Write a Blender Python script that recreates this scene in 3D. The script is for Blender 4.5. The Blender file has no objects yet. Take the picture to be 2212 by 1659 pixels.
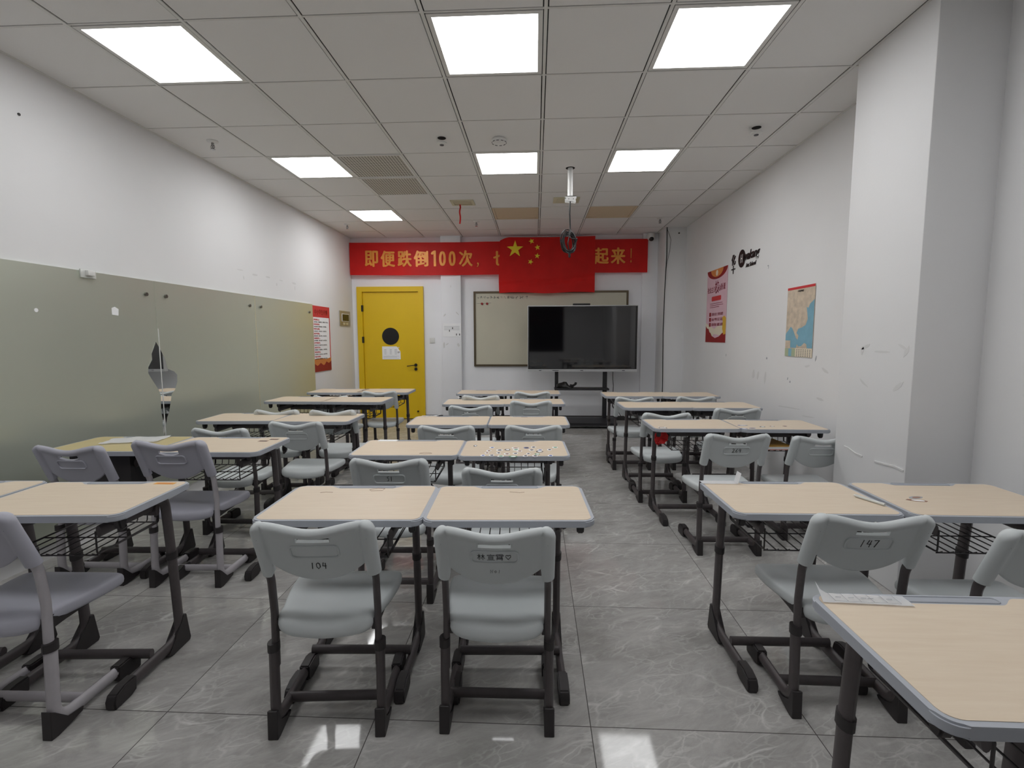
import bpy, bmesh, math, random
from mathutils import Vector, Matrix
random.seed(7)
SC = bpy.context.scene
COL = SC.collection
PI = math.pi
V = Vector

# ------------------------------------------------------------------ camera
F_PX = 1052.9
CAM_Z = 1.329
PITCH, YAW, ROLL = 0.0962, 0.0484, -0.0029
cd = bpy.data.cameras.new('camera'); cam = bpy.data.objects.new('camera', cd); COL.objects.link(cam)
cd.sensor_fit = 'HORIZONTAL'; cd.sensor_width = 36.0; cd.lens = 36.0 * F_PX / 2212.0
cd.clip_start = 0.02; cd.clip_end = 60
cy, sy, cp, sp = math.cos(YAW), math.sin(YAW), math.cos(PITCH), math.sin(PITCH)
fw = V((-sy*cp, cy*cp, -sp)); up0 = V((-sy*sp, cy*sp, cp)); rt0 = V((cy, sy, 0))
rt = rt0*math.cos(ROLL) + up0*math.sin(ROLL); up = up0*math.cos(ROLL) - rt0*math.sin(ROLL)
M = Matrix((rt, up, -fw)).transposed().to_4x4(); M.translation = V((0, 0, CAM_Z))
cam.matrix_world = M
SC.camera = cam

# ------------------------------------------------------------------ world, exposure
w = bpy.data.worlds.new('world'); SC.world = w; w.use_nodes = True
w.node_tree.nodes['Background'].inputs[0].default_value = (0.02, 0.02, 0.025, 1)
w.node_tree.nodes['Background'].inputs[1].default_value = 1.0
SC.view_settings.view_transform = 'Standard'; SC.view_settings.look = 'None'
SC.view_settings.gamma = 1.0; SC.view_settings.use_curve_mapping = False
SC.view_settings.exposure = 0.0
PANEL_STRENGTH = {-3: 10.5, 0: 8.8, 3: 11.5, 6: 17.0}          # the ceiling light panels, row by row (uneven strengths made up to brighten the far end)

# ------------------------------------------------------------------ materials
def lin(r, g, b):
    f = lambda c: (c/255/12.92) if c/255 <= 0.04045 else ((c/255+0.055)/1.055)**2.4
    return (f(r), f(g), f(b), 1)
def mat(name, col, rough=0.5, metal=0.0, spec=0.5, noise=0.0, nscale=30.0, bump=0.0, bscale=200.0, emit=None, estr=0.0):
    m = bpy.data.materials.new(name); m.use_nodes = True
    nt = m.node_tree; b = nt.nodes['Principled BSDF']
    if len(col) == 3: col = (*col, 1)
    b.inputs['Base Color'].default_value = col; b.inputs['Roughness'].default_value = rough
    b.inputs['Metallic'].default_value = metal; b.inputs['Specular IOR Level'].default_value = spec
    tc = nt.nodes.new('ShaderNodeTexCoord')
    if noise:
        n = nt.nodes.new('ShaderNodeTexNoise'); n.inputs['Scale'].default_value = nscale; n.inputs['Detail'].default_value = 4
        nt.links.new(tc.outputs['Object'], n.inputs['Vector'])
        r = nt.nodes.new('ShaderNodeMapRange'); r.inputs['From Min'].default_value = 0.3; r.inputs['From Max'].default_value = 0.7
        r.inputs['To Min'].default_value = 1-noise; r.inputs['To Max'].default_value = 1+noise
        nt.links.new(n.outputs['Fac'], r.inputs['Value'])
        mx = nt.nodes.new('ShaderNodeVectorMath'); mx.operation = 'SCALE'; mx.inputs[0].default_value = col[:3]
        nt.links.new(r.outputs[0], mx.inputs['Scale']); nt.links.new(mx.outputs[0], b.inputs['Base Color'])
    if bump:
        n = nt.nodes.new('ShaderNodeTexNoise'); n.inputs['Scale'].default_value = bscale; n.inputs['Detail'].default_value = 3
        nt.links.new(tc.outputs['Object'], n.inputs['Vector'])
        bp = nt.nodes.new('ShaderNodeBump'); bp.inputs['Strength'].default_value = bump; bp.inputs['Distance'].default_value = 0.002
        nt.links.new(n.outputs['Fac'], bp.inputs['Height']); nt.links.new(bp.outputs[0], b.inputs['Normal'])
    if emit:
        b.inputs['Emission Color'].default_value = (*emit, 1); b.inputs['Emission Strength'].default_value = estr
    return m

def mth(nt, op, a, b=None):
    n = nt.nodes.new('ShaderNodeMath'); n.operation = op
    for i, v in enumerate((a, b)):
        if v is None: continue
        if isinstance(v, (int, float)): n.inputs[i].default_value = v
        else: nt.links.new(v, n.inputs[i])
    return n.outputs[0]

FX, FY, TS = 0.1908, 1.559, 0.7509
def floor_mat():
    m = bpy.data.materials.new('grey marble floor tile'); m.use_nodes = True
    nt = m.node_tree; L = nt.links.new; b = nt.nodes['Principled BSDF']
    g = nt.nodes.new('ShaderNodeNewGeometry'); s = nt.nodes.new('ShaderNodeSeparateXYZ'); L(g.outputs['Position'], s.inputs[0])
    tx = mth(nt, 'DIVIDE', mth(nt, 'SUBTRACT', s.outputs[0], FX), TS); ty = mth(nt, 'DIVIDE', mth(nt, 'SUBTRACT', s.outputs[1], FY), TS)
    ix = mth(nt, 'FLOOR', tx); iy = mth(nt, 'FLOOR', ty)
    def edge(t):
        fr = mth(nt, 'FRACT', t)
        return mth(nt, 'MINIMUM', fr, mth(nt, 'SUBTRACT', 1.0, fr))
    e = mth(nt, 'MINIMUM', edge(tx), edge(ty))
    grout = mth(nt, 'LESS_THAN', e, 0.0021)
    wn = nt.nodes.new('ShaderNodeTexWhiteNoise'); wn.noise_dimensions = '2D'
    cx = nt.nodes.new('ShaderNodeCombineXYZ'); L(ix, cx.inputs[0]); L(iy, cx.inputs[1]); L(cx.outputs[0], wn.inputs['Vector'])
    off = nt.nodes.new('ShaderNodeVectorMath'); off.operation = 'MULTIPLY_ADD'
    L(wn.outputs['Color'], off.inputs[0]); off.inputs[1].default_value = (40, 40, 40); L(g.outputs['Position'], off.inputs[2])
    rot = nt.nodes.new('ShaderNodeVectorRotate'); rot.rotation_type = 'Z_AXIS'; rot.inputs['Angle'].default_value = -0.45
    L(off.outputs[0], rot.inputs['Vector'])
    mp = nt.nodes.new('ShaderNodeMapping'); mp.inputs['Scale'].default_value = (1.0, 2.3, 1.0); L(rot.outputs[0], mp.inputs['Vector'])
    # broad mottling
    n1 = nt.nodes.new('ShaderNodeTexNoise'); n1.inputs['Scale'].default_value = 3.6; n1.inputs['Detail'].default_value = 12; n1.inputs['Roughness'].default_value = 0.76
    n1.inputs['Distortion'].default_value = 0.6
    L(mp.outputs[0], n1.inputs['Vector'])
    cr = nt.nodes.new('ShaderNodeValToRGB'); L(n1.outputs['Fac'], cr.inputs[0])
    cr.color_ramp.elements[0].position = 0.3; cr.color_ramp.elements[0].color = lin(146, 144, 141)
    cr.color_ramp.elements[1].position = 0.72; cr.color_ramp.elements[1].color = lin(186, 184, 181)
    # thin pale veins: voronoi edges pushed about by noise
    n2 = nt.nodes.new('ShaderNodeTexNoise'); n2.inputs['Scale'].default_value = 2.4; n2.inputs['Detail'].default_value = 6; L(mp.outputs[0], n2.inputs['Vector'])
    ad = nt.nodes.new('ShaderNodeVectorMath'); ad.operation = 'MULTIPLY_ADD'; L(n2.outputs['Color'], ad.inputs[0]); ad.inputs[1].default_value = (0.38, 0.38, 0.38); L(mp.outputs[0], ad.inputs[2])
    def veins(scale, width):
        vo = nt.nodes.new('ShaderNodeTexVoronoi'); vo.feature = 'DISTANCE_TO_EDGE'; vo.inputs['Scale'].default_value = scale
        L(ad.outputs[0], vo.inputs['Vector'])
        r = nt.nodes.new('ShaderNodeMapRange'); r.inputs['From Min'].default_value = 0; r.inputs['From Max'].default_value = width
        r.inputs['To Min'].default_value = 1; r.inputs['To Max'].default_value = 0; L(vo.outputs['Distance'], r.inputs['Value'])
        return r.outputs[0]
    n3 = nt.nodes.new('ShaderNodeTexNoise'); n3.inputs['Scale'].default_value = 5; n3.inputs['Detail'].default_value = 3; L(mp.outputs[0], n3.inputs['Vector'])
    br = nt.nodes.new('ShaderNodeMapRange'); br.inputs['From Min'].default_value = 0.42; br.inputs['From Max'].default_value = 0.66; L(n3.outputs['Fac'], br.inputs['Value'])
    v = mth(nt, 'MAXIMUM', mth(nt, 'MULTIPLY', veins(1.5, 0.022), 0.65), mth(nt, 'MAXIMUM', mth(nt, 'MULTIPLY', veins(4.3, 0.035), 0.42), mth(nt, 'MULTIPLY', veins(11.0, 0.07), 0.30)))
    v = mth(nt, 'MULTIPLY', v, br.outputs[0])
    mx = nt.nodes.new('ShaderNodeMixRGB'); L(v, mx.inputs[0]); L(cr.outputs[0], mx.inputs[1]); mx.inputs[2].default_value = lin(222, 221, 218)
    mg = nt.nodes.new('ShaderNodeMixRGB'); L(grout, mg.inputs[0]); L(mx.outputs[0], mg.inputs[1]); mg.inputs[2].default_value = lin(70, 67, 65)
    L(mg.outputs[0], b.inputs['Base Color'])
    rr = mth(nt, 'ADD', mth(nt, 'MULTIPLY', n1.outputs['Fac'], 0.04), mth(nt, 'MULTIPLY', grout, 0.5))
    L(mth(nt, 'ADD', rr, 0.035), b.inputs['Roughness'])
    b.inputs['Specular IOR Level'].default_value = 0.27
    return m

def wood_mat(name, c1, c2):
    m = bpy.data.materials.new(name); m.use_nodes = True
    nt = m.node_tree; L = nt.links.new; b = nt.nodes['Principled BSDF']
    tc = nt.nodes.new('ShaderNodeTexCoord'); oi = nt.nodes.new('ShaderNodeObjectInfo')
    mp = nt.nodes.new('ShaderNodeMapping'); mp.inputs['Scale'].default_value = (1.5, 16, 1)
    ad = nt.nodes.new('ShaderNodeVectorMath'); ad.operation = 'ADD'; L(tc.outputs['Object'], ad.inputs[0])
    c = nt.nodes.new('ShaderNodeCombineXYZ'); L(mth(nt, 'MULTIPLY', oi.outputs['Random'], 20.0), c.inputs[0]); L(mth(nt, 'MULTIPLY', oi.outputs['Random'], 7.0), c.inputs[1])
    L(c.outputs[0], ad.inputs[1]); L(ad.outputs[0], mp.inputs['Vector'])
    n = nt.nodes.new('ShaderNodeTexNoise'); n.inputs['Scale'].default_value = 4.5; n.inputs['Detail'].default_value = 8; n.inputs['Roughness'].default_value = 0.6
    n.inputs['Distortion'].default_value = 0.3; L(mp.outputs[0], n.inputs['Vector'])
    cr = nt.nodes.new('ShaderNodeValToRGB'); L(n.outputs['Fac'], cr.inputs[0])
    cr.color_ramp.elements[0].position = 0.3; cr.color_ramp.elements[0].color = c1
    cr.color_ramp.elements[1].position = 0.7; cr.color_ramp.elements[1].color = c2
    L(cr.outputs[0], b.inputs['Base Color']); b.inputs['Roughness'].default_value = 0.42
    return m

def wall_mat(name, col):
    m = mat(name, col, 0.75, noise=0.02, nscale=1.3, bump=0.12, bscale=90)
    return m

def film_mat():
    # frosted film stuck over a mirror: blurred reflection plus a grey-green diffuse veil
    m = bpy.data.materials.new('frosted film over mirror'); m.use_nodes = True
    nt = m.node_tree; L = nt.links.new; out = nt.nodes['Material Output']; b = nt.nodes['Principled BSDF']
    b.inputs['Base Color'].default_value = lin(224, 230, 214); b.inputs['Metallic'].default_value = 1.0; b.inputs['Roughness'].default_value = 0.40
    d = nt.nodes.new('ShaderNodeBsdfDiffuse'); d.inputs['Color'].default_value = lin(190, 195, 184)
    mx = nt.nodes.new('ShaderNodeMixShader'); mx.inputs[0].default_value = 0.42
    L(b.outputs[0], mx.inputs[1]); L(d.outputs[0], mx.inputs[2]); L(mx.outputs[0], out.inputs['Surface'])
    tc = nt.nodes.new('ShaderNodeTexCoord'); n = nt.nodes.new('ShaderNodeTexNoise'); n.inputs['Scale'].default_value = 1.5
    L(tc.outputs['Object'], n.inputs['Vector'])
    r = nt.nodes.new('ShaderNodeMapRange'); r.inputs['To Min'].default_value = 0.31; r.inputs['To Max'].default_value = 0.39
    L(n.outputs['Fac'], r.inputs['Value']); L(r.outputs[0], b.inputs['Roughness'])
    return m

def perforated_mat():
    m = bpy.data.materials.new('perforated grille'); m.use_nodes = True
    nt = m.node_tree; L = nt.links.new; b = nt.nodes['Principled BSDF']
    g = nt.nodes.new('ShaderNodeNewGeometry'); s = nt.nodes.new('ShaderNodeSeparateXYZ'); L(g.outputs['Position'], s.inputs[0])
    a = mth(nt, 'SUBTRACT', mth(nt, 'FRACT', mth(nt, 'MULTIPLY', s.outputs[0], 38.0)), 0.5)
    c = mth(nt, 'SUBTRACT', mth(nt, 'FRACT', mth(nt, 'MULTIPLY', s.outputs[1], 38.0)), 0.5)
    d = mth(nt, 'SQRT', mth(nt, 'ADD', mth(nt, 'MULTIPLY', a, a), mth(nt, 'MULTIPLY', c, c)))
    h = mth(nt, 'LESS_THAN', d, 0.30)
    mx = nt.nodes.new('ShaderNodeMixRGB'); L(h, mx.inputs[0]); mx.inputs[1].default_value = lin(205, 203, 196); mx.inputs[2].default_value = lin(70, 66, 60)
    L(mx.outputs[0], b.inputs['Base Color']); b.inputs['Roughness'].default_value = 0.6
    return m

MT = dict(
    wall=wall_mat('white wall paint', lin(232, 232, 233)), far=wall_mat('cool white wall paint', lin(243, 244, 248)),  # far: whiter than the other walls to make up for weak light there
    tile=mat('ceiling tile', lin(234, 233, 232), 0.9, bump=0.15, bscale=300), bar=mat('ceiling bar', lin(226, 225, 222), 0.6),
    gap=mat('dark gap', lin(28, 27, 26), 0.9), floor=floor_mat(),
    wood=wood_mat('pale desk laminate', lin(216, 198, 175), lin(223, 207, 185)),
    oldwood=wood_mat('yellowed desk laminate', lin(192, 176, 124), lin(202, 188, 140)),
    band=mat('grey edge plastic', lin(172, 176, 184), 0.5, noise=0.02), tray=mat('pen groove grey plastic', lin(160, 164, 172), 0.5),
    metal=mat('charcoal powder coated steel', lin(78, 72, 73), 0.42, noise=0.06, nscale=60),
    rubber=mat('black plastic', lin(46, 42, 43), 0.5), wire=mat('black wire', lin(58, 54, 55), 0.45),
    seat=mat('grey moulded plastic', lin(204, 209, 210), 0.46, noise=0.015, nscale=8, bump=0.10, bscale=700),
    seatb=mat('blue grey moulded plastic', lin(178, 178, 189), 0.46, noise=0.015, nscale=8, bump=0.10, bscale=700),  # lens vignette and purple cast painted into this darker, bluer plastic
    lightleg=mat('light grey painted steel', lin(176, 172, 176), 0.45, noise=0.03, nscale=40),
    ink=mat('black marker ink', lin(22, 22, 24), 0.6), fink=mat('faded marker ink', lin(88, 90, 92), 0.6),
    yellow=mat('yellow door paint', lin(232, 194, 26), 0.38, noise=0.015, nscale=4), yseam=mat('door shadow gap', lin(60, 42, 10), 0.8),
    black=mat('black hardware', lin(24, 23, 24), 0.4), dglass=mat('dark glass', lin(30, 29, 32), 0.25),
    screen=mat('black display glass', lin(16, 15, 18), 0.045, spec=1.0), silver=mat('silver bezel', lin(205, 206, 208), 0.35, metal=0.2),
    stand=mat('black steel stand', lin(36, 35, 38), 0.45), red=mat('red banner cloth', lin(250, 42, 40), 0.5, noise=0.05, nscale=5),
    flag=mat('red flag cloth', lin(250, 38, 34), 0.62, noise=0.05, nscale=6), gold=mat('gold print', lin(232, 148, 58), 0.38, metal=0.15, noise=0.1, nscale=12),
    star=mat('yellow star print', lin(238, 208, 44), 0.6), whiteb=mat('whiteboard surface', lin(205, 201, 182), 0.32, noise=0.03, nscale=3),
    bframe=mat('bronze board frame', lin(98, 86, 68), 0.35, metal=0.6), paper=mat('white paper', lin(250, 251, 253), 0.8, noise=0.01, nscale=20),
    grey=mat('grey print', lin(168, 170, 176), 0.8), white=mat('white plastic', lin(226, 226, 224), 0.5), beige=mat('beige panel', lin(214, 196, 168), 0.7),
    cream=mat('cream plastic', lin(206, 200, 172), 0.6), film=film_mat(), mirror=mat('mirror glass', (0.86, 0.88, 0.87), 0.02, metal=1.0),
    steel=mat('screw steel', lin(120, 118, 112), 0.35, metal=0.8), clear=mat('clear plastic', lin(214, 216, 212), 0.2),
    perf=perforated_mat(), **{'glow%d' % k: mat('lit diffuser', (1, 1, 1), 0.5, emit=(0.982, 0.99, 1.0), estr=v) for k, v in PANEL_STRENGTH.items()},
    rbn=mat('red ribbon', lin(200, 28, 30), 0.6), orange=mat('orange sticker', lin(226, 158, 40), 0.5), dirt=mat('grey scuff', lin(219, 219, 219), 0.8),
    pred=mat('poster red', lin(206, 58, 62), 0.6), pdred=mat('poster dark red', lin(150, 30, 30), 0.6), ppink=mat('poster pink', lin(226, 190, 202), 0.6, noise=0.06, nscale=4),
    ptext=mat('poster maroon text', lin(140, 44, 64), 0.6), porange=mat('poster orange', lin(214, 134, 70), 0.6), pyel=mat('poster yellow', lin(222, 178, 60), 0.6),
    pcream=mat('poster cream', lin(232, 222, 200), 0.6), pblack=mat('poster black text', lin(50, 46, 48), 0.6), land=mat('map land', lin(206, 190, 170), 0.6, noise=0.16, nscale=22),
    sea=mat('map sea', lin(128, 176, 196), 0.6, noise=0.06, nscale=14), pgreen=mat('map green', lin(176, 186, 154), 0.6), panelg=mat('champagne plate', lin(170, 160, 134), 0.35, metal=0.4),
    base=mat('dark skirting', lin(58, 56, 55), 0.5), cap=mat('sprinkler chrome', lin(150, 148, 146), 0.25, metal=0.9), nightg=mat('night window glass', lin(10, 10, 13), 0.05, spec=0.5),
    book=mat('yellow book cover', lin(212, 160, 60), 0.5), bookr=mat('orange book cover', lin(196, 90, 50), 0.5),
    sblue=mat('blue print', lin(96, 110, 168), 0.5), sgreen=mat('green print', lin(90, 150, 110), 0.5), sbrown=mat('brown print', lin(150, 112, 92), 0.5), sdark=mat('dark print', lin(66, 62, 70), 0.5),
)

# ------------------------------------------------------------------ geometry helpers
def obj(name, bm, m, parent=None, smooth=True, loc=None, angle=40):
    bmesh.ops.recalc_face_normals(bm, faces=bm.faces[:])
    me = bpy.data.meshes.new(name); bm.to_mesh(me); bm.free()
    for mm in (m if isinstance(m, (list, tuple)) else [m]): me.materials.append(MT[mm] if isinstance(mm, str) else mm)
    if smooth:
        me.polygons.foreach_set('use_smooth', [True]*len(me.polygons))
        me.set_sharp_from_angle(angle=math.radians(angle))
    o = bpy.data.objects.new(name, me); COL.objects.link(o)
    if parent: o.parent = parent
    if loc: o.location = loc
    return o
def thing(name, label, cat, loc=(0, 0, 0), rz=0, group=None):
    o = bpy.data.objects.new(name, None); COL.objects.link(o); o.location = loc; o.rotation_euler = (0, 0, rz)
    o.empty_display_size = 0.1
    return tag(o, label, cat, group)
def tag(o, label, cat, group=None):
    o['label'] = label; o['category'] = cat
    if group: o['group'] = group
    return o
def struct(o): o['kind'] = 'structure'; return o
def copy_tree(o, parent=None):
    c = o.copy(); COL.objects.link(c)
    if parent: c.parent = parent
    for ch in KIDS.get(o.name, list(o.children)): copy_tree(ch, c)
    return c
KIDS = {}

def nb(): return bmesh.new()
def box(bm, x0, x1, y0, y1, z0, z1, mi=0):
    vs = [bm.verts.new((x, y, z)) for x in (x0, x1) for y in (y0, y1) for z in (z0, z1)]
    for q in ((0, 1, 3, 2), (4, 6, 7, 5), (0, 4, 5, 1), (2, 3, 7, 6), (0, 2, 6, 4), (1, 5, 7, 3)):
        f = bm.faces.new([vs[i] for i in q]); f.material_index = mi
    return vs
def bbox(x0, x1, y0, y1, z0, z1, r=0.004, seg=2):
    bm = nb(); box(bm, x0, x1, y0, y1, z0, z1)
    bmesh.ops.bevel(bm, geom=bm.edges[:], offset=r, segments=seg, affect='EDGES', profile=0.5)
    return bm
def poly(bm, pts, mi=0):
    f = bm.faces.new([bm.verts.new(p) for p in pts]); f.material_index = mi; return f
def prism(bm, pts2, axis, a0, a1, mi=0):
    """extrude a 2D outline along an axis between a0 and a1 ('x': pts are (y,z); 'y': (x,z); 'z': (x,y))"""
    def P(p, a): return {'x': (a, p[0], p[1]), 'y': (p[0], a, p[1]), 'z': (p[0], p[1], a)}[axis]
    lo = [bm.verts.new(P(p, a0)) for p in pts2]; hi = [bm.verts.new(P(p, a1)) for p in pts2]
    n = len(pts2)
    for f in (bm.faces.new(lo), bm.faces.new(hi[::-1])): f.material_index = mi
    for i in range(n):
        f = bm.faces.new((lo[i], hi[i], hi[(i+1) % n], lo[(i+1) % n])); f.material_index = mi
def fillet(pts, r, n=6):
    pts = [V(p) for p in pts]; out = [pts[0]]
    for i in range(1, len(pts)-1):
        p, a, b = pts[i], pts[i-1]-pts[i], pts[i+1]-pts[i]
        rr = r[i-1] if isinstance(r, (list, tuple)) else r
        ang = a.angle(b)
        if rr <= 0 or abs(ang-PI) < 1e-3: out.append(p); continue
        d = min(rr/math.tan(ang/2), a.length*0.49, b.length*0.49)
        s, e = p+a.normalized()*d, p+b.normalized()*d
        for k in range(n+1):
            t = k/n; out.append(s*(1-t)**2 + p*2*t*(1-t) + e*t*t)
    out.append(pts[-1]); return out
def sweep(bm, pts, rs, ru, side=(1, 0, 0), n=10, closed=False, cap=True, mi=0):
    pts = [V(p) for p in pts]; rings = []; N = len(pts); sd = V(side)
    for i, p in enumerate(pts):
        if closed: t = pts[(i+1) % N]-pts[i-1]
        else: t = pts[min(i+1, N-1)]-pts[max(i-1, 0)]
        t.normalize(); s = sd - t*sd.dot(t)
        if s.length < 1e-4: s = t.orthogonal()
        s.normalize(); u = t.cross(s)
        if side == 'pt': pass
        rings.append([bm.verts.new(p + s*math.cos(2*PI*k/n)*rs + u*math.sin(2*PI*k/n)*ru) for k in range(n)])
        sd = s if not isinstance(side, tuple) or side != (1, 0, 0) else V((1, 0, 0)) if abs(t.x) < 0.9 else s
    for i in range(N if closed else N-1):
        a, b = rings[i], rings[(i+1) % N]
        for k in range(n):
            f = bm.faces.new((a[k], a[(k+1) % n], b[(k+1) % n], b[k])); f.material_index = mi
    if cap and not closed:
        bm.faces.new(rings[0][::-1]).material_index = mi; bm.faces.new(rings[-1]).material_index = mi
def tube(bm, pts, r, n=8, **k): sweep(bm, pts, r, r, side=k.pop('side', (0.31, 0.2, 0.93)), n=n, **k)
def rrect(x0, x1, y0, y1, r, n=6):
    out = []
    for cx_, cy_, a0 in ((x1-r, y1-r, 0), (x0+r, y1-r, PI/2), (x0+r, y0+r, PI), (x1-r, y0+r, 1.5*PI)):
        for k in range(n+1):
            a = a0+PI/2*k/n; out.append((cx_+r*math.cos(a), cy_+r*math.sin(a)))
    return out
def disc(cx_, cy_, r, n=32): return [(cx_+r*math.cos(2*PI*k/n), cy_+r*math.sin(2*PI*k/n)) for k in range(n)]
def lathe(bm, prof, c=(0, 0, 0), n=24, mi=0):
    rings = [[bm.verts.new((c[0]+r*math.cos(2*PI*k/n), c[1]+r*math.sin(2*PI*k/n), c[2]+z)) for k in range(n)] for r, z in prof]
    for a, b in zip(rings, rings[1:]):
        for k in range(n): bm.faces.new((a[k], a[(k+1) % n], b[(k+1) % n], b[k])).material_index = mi
    bm.faces.new(rings[0][::-1]).material_index = mi; bm.faces.new(rings[-1]).material_index = mi
_DG = []
def text_bm(bm, s, size, origin, right, upv, weight=0.0, depth=0.0005, align='CENTER', sx=1.0, shear=0.0, warp=None, fit=None, mi=0):
    """letters as real mesh; origin = centre-line point of the text, right/upv unit vectors"""
    c = bpy.data.curves.new('t', 'FONT'); c.body = s; c.size = size; c.align_x = align; c.align_y = 'CENTER'
    c.offset = weight; c.extrude = depth; c.shear = shear; c.resolution_u = 3
    o = bpy.data.objects.new('t', c); COL.objects.link(o)
    dg = bpy.context.evaluated_depsgraph_get(); me = bpy.data.meshes.new_from_object(o.evaluated_get(dg))
    if fit and len(me.vertices):
        xs = [v.co.x for v in me.vertices]; ys = [v.co.y for v in me.vertices]
        fx, fy = fit[0]/max(1e-6, max(xs)-min(xs)), fit[1]/max(1e-6, max(ys)-min(ys)); mx_, my_ = (max(xs)+min(xs))/2, (max(ys)+min(ys))/2
        for v in me.vertices: v.co.x = (v.co.x-mx_)*fx; v.co.y = (v.co.y-my_)*fy
    O, R, U = V(origin), V(right), V(upv); Nn = R.cross(U)
    vs = []
    for v in me.vertices:
        p = O + R*v.co.x*sx + U*v.co.y + Nn*v.co.z
        if warp: p = warp(p)
        vs.append(bm.verts.new(p))
    for f in me.polygons:
        try: bm.faces.new([vs[i] for i in f.vertices]).material_index = mi
        except ValueError: pass
    bpy.data.objects.remove(o); bpy.data.curves.remove(c); bpy.data.meshes.remove(me)

# =================================================================== ROOM
ZC = 2.891; XL, XR, YF, YB = -2.935, 2.167, 7.78, -1.25
CX0, CY0, CP = 0.047, 2.497, 0.600           # ceiling grid origin and pitch
bm = nb(); box(bm, XL-.1, XR+.1, YB-.1, YF+.1, -.06, 0); struct(obj('floor', bm, 'floor', smooth=False))
bm = nb(); box(bm, XL-.12, XL, YB, YF, 0, ZC+.05); wall_left = struct(obj('wall_left', bm, 'wall', smooth=False))
bm = nb(); box(bm, XR, XR+.12, YB, YF, 0, ZC+.05); wall_right = struct(obj('wall_right', bm, 'wall', smooth=False))
bm = nb()
DX0, DX1, DZ = -2.845, -1.787, 2.13           # door opening incl. frame
box(bm, XL-.1, DX0, YF, YF+.12, 0, ZC+.05); box(bm, DX0, DX1, YF, YF+.12, DZ, ZC+.05); box(bm, DX1, XR+.1, YF, YF+.12, 0, ZC+.05)
struct(obj('wall_far', bm, 'far', smooth=False))
bm = bbox(-1.487, -1.172, 7.70, YF+.02, 0, ZC+.02, .006); struct(obj('trim_1', bm, 'far'))      # shallow pier right of the door
bm = bbox(1.640, 1.872, 7.715, YF+.02, 0, ZC+.02, .006); struct(obj('trim_2', bm, 'far'))        # pilaster right of the whiteboard
bm = bbox(1.868, XR+.02, 7.300, YF+.02, 0, ZC+.02, .006); struct(obj('wall_far_corner', bm, 'wall'))   # boxed-in far right corner
bm = bbox(1.850, XR+.02, 2.480, 3.060, 0, ZC+.02, .008); column = struct(obj('wall_column', bm, 'wall'))  # square column on the right
# back wall with a dark window (the display mirrors it)
bm = nb(); WX0, WX1, WZ0, WZ1 = -1.5, 0.95, 0.80, 2.35
box(bm, XL-.1, WX0, YB-.12, YB, 0, ZC+.05); box(bm, WX1, XR+.1, YB-.12, YB, 0, ZC+.05)
box(bm, WX0, WX1, YB-.12, YB, 0, WZ0); box(bm, WX0, WX1, YB-.12, YB, WZ1, ZC+.05)
struct(obj('wall_back', bm, 'wall', smooth=False))
bm = nb(); box(bm, WX0, WX1, YB-.09, YB-.08, WZ0, WZ1); window = struct(obj('window_1', bm, 'nightg', smooth=False))
bm = nb()
for a, b in ((WX0, WX0+.05), (-.30, -.25), (WX1-.05, WX1)): box(bm, a, b, YB-.10, YB-.03, WZ0, WZ1)
for a, b in ((WZ0, WZ0+.05), (WZ1-.05, WZ1)): box(bm, WX0+.05, -.30, YB-.10, YB-.03, a, b); box(bm, -.25, WX1-.05, YB-.10, YB-.03, a, b)
obj('window_frame', bm, 'white', window, smooth=False)
# skirting
bm = nb(); box(bm, XL, XL+.012, 6.32, YF, 0, .09); struct(obj('baseboard_left', bm, 'base', smooth=False))
bm = nb()
for a, b in ((-1.787, -1.487), (-1.172, 1.64)): box(bm, a, b, YF-.012, YF, 0, .07)
box(bm, -1.487, -1.172, 7.688, 7.70, 0, .07)
struct(obj('baseboard_far', bm, 'base', smooth=False))

# ceiling: tiles lying in a T-bar grid
IX = range(-6, 5); JY = range(-7, 9)
lights_lit = {(-4, 0), (-1, 0), (1, 0), (-4, 3), (-1, 3), (1, 3), (-4, 6), (-4, -3), (-1, -3), (1, -3)}
lights_off = {(-1, 6), (1, 6)}; grilles = {(-3, 3), (-3, 4)}
def cell(i, j):
    return (max(CX0+i*CP, XL), min(CX0+(i+1)*CP, XR), max(CY0+j*CP, YB), min(CY0+(j+1)*CP, YF))
bm = nb()
for i in IX:
    for j in JY:
        x0, x1, y0, y1 = cell(i, j)
        if x1-x0 < .03 or y1-y0 < .03: continue
        if (i, j) in lights_lit | lights_off | grilles: continue
        box(bm, x0+.0150, x1-.0150, y0+.0095, y1-.0095, ZC+.004, ZC+.016)
for j in JY:
    y = CY0+j*CP
    if YB < y < YF: box(bm, XL, XR, y-.0055, y+.0055, ZC+.002, ZC+.006, 1)
for i in IX:
    x = CX0+i*CP
    if XL < x < XR: box(bm, x-.0085, x+.0085, YB, YF, ZC, ZC+.006, 1)
box(bm, XL, XL+.018, YB, YF, ZC, ZC+.006, 1); box(bm, XR-.018, XR, YB, YF, ZC, ZC+.006, 1); box(bm, XL, XR, YF-.018, YF, ZC, ZC+.006, 1)
box(bm, XL-.1, XR+.1, YB-.1, YF+.1, ZC+.03, ZC+.05, 2)
struct(obj('ceiling', bm, ['tile', 'bar', 'gap'], smooth=False))

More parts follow.
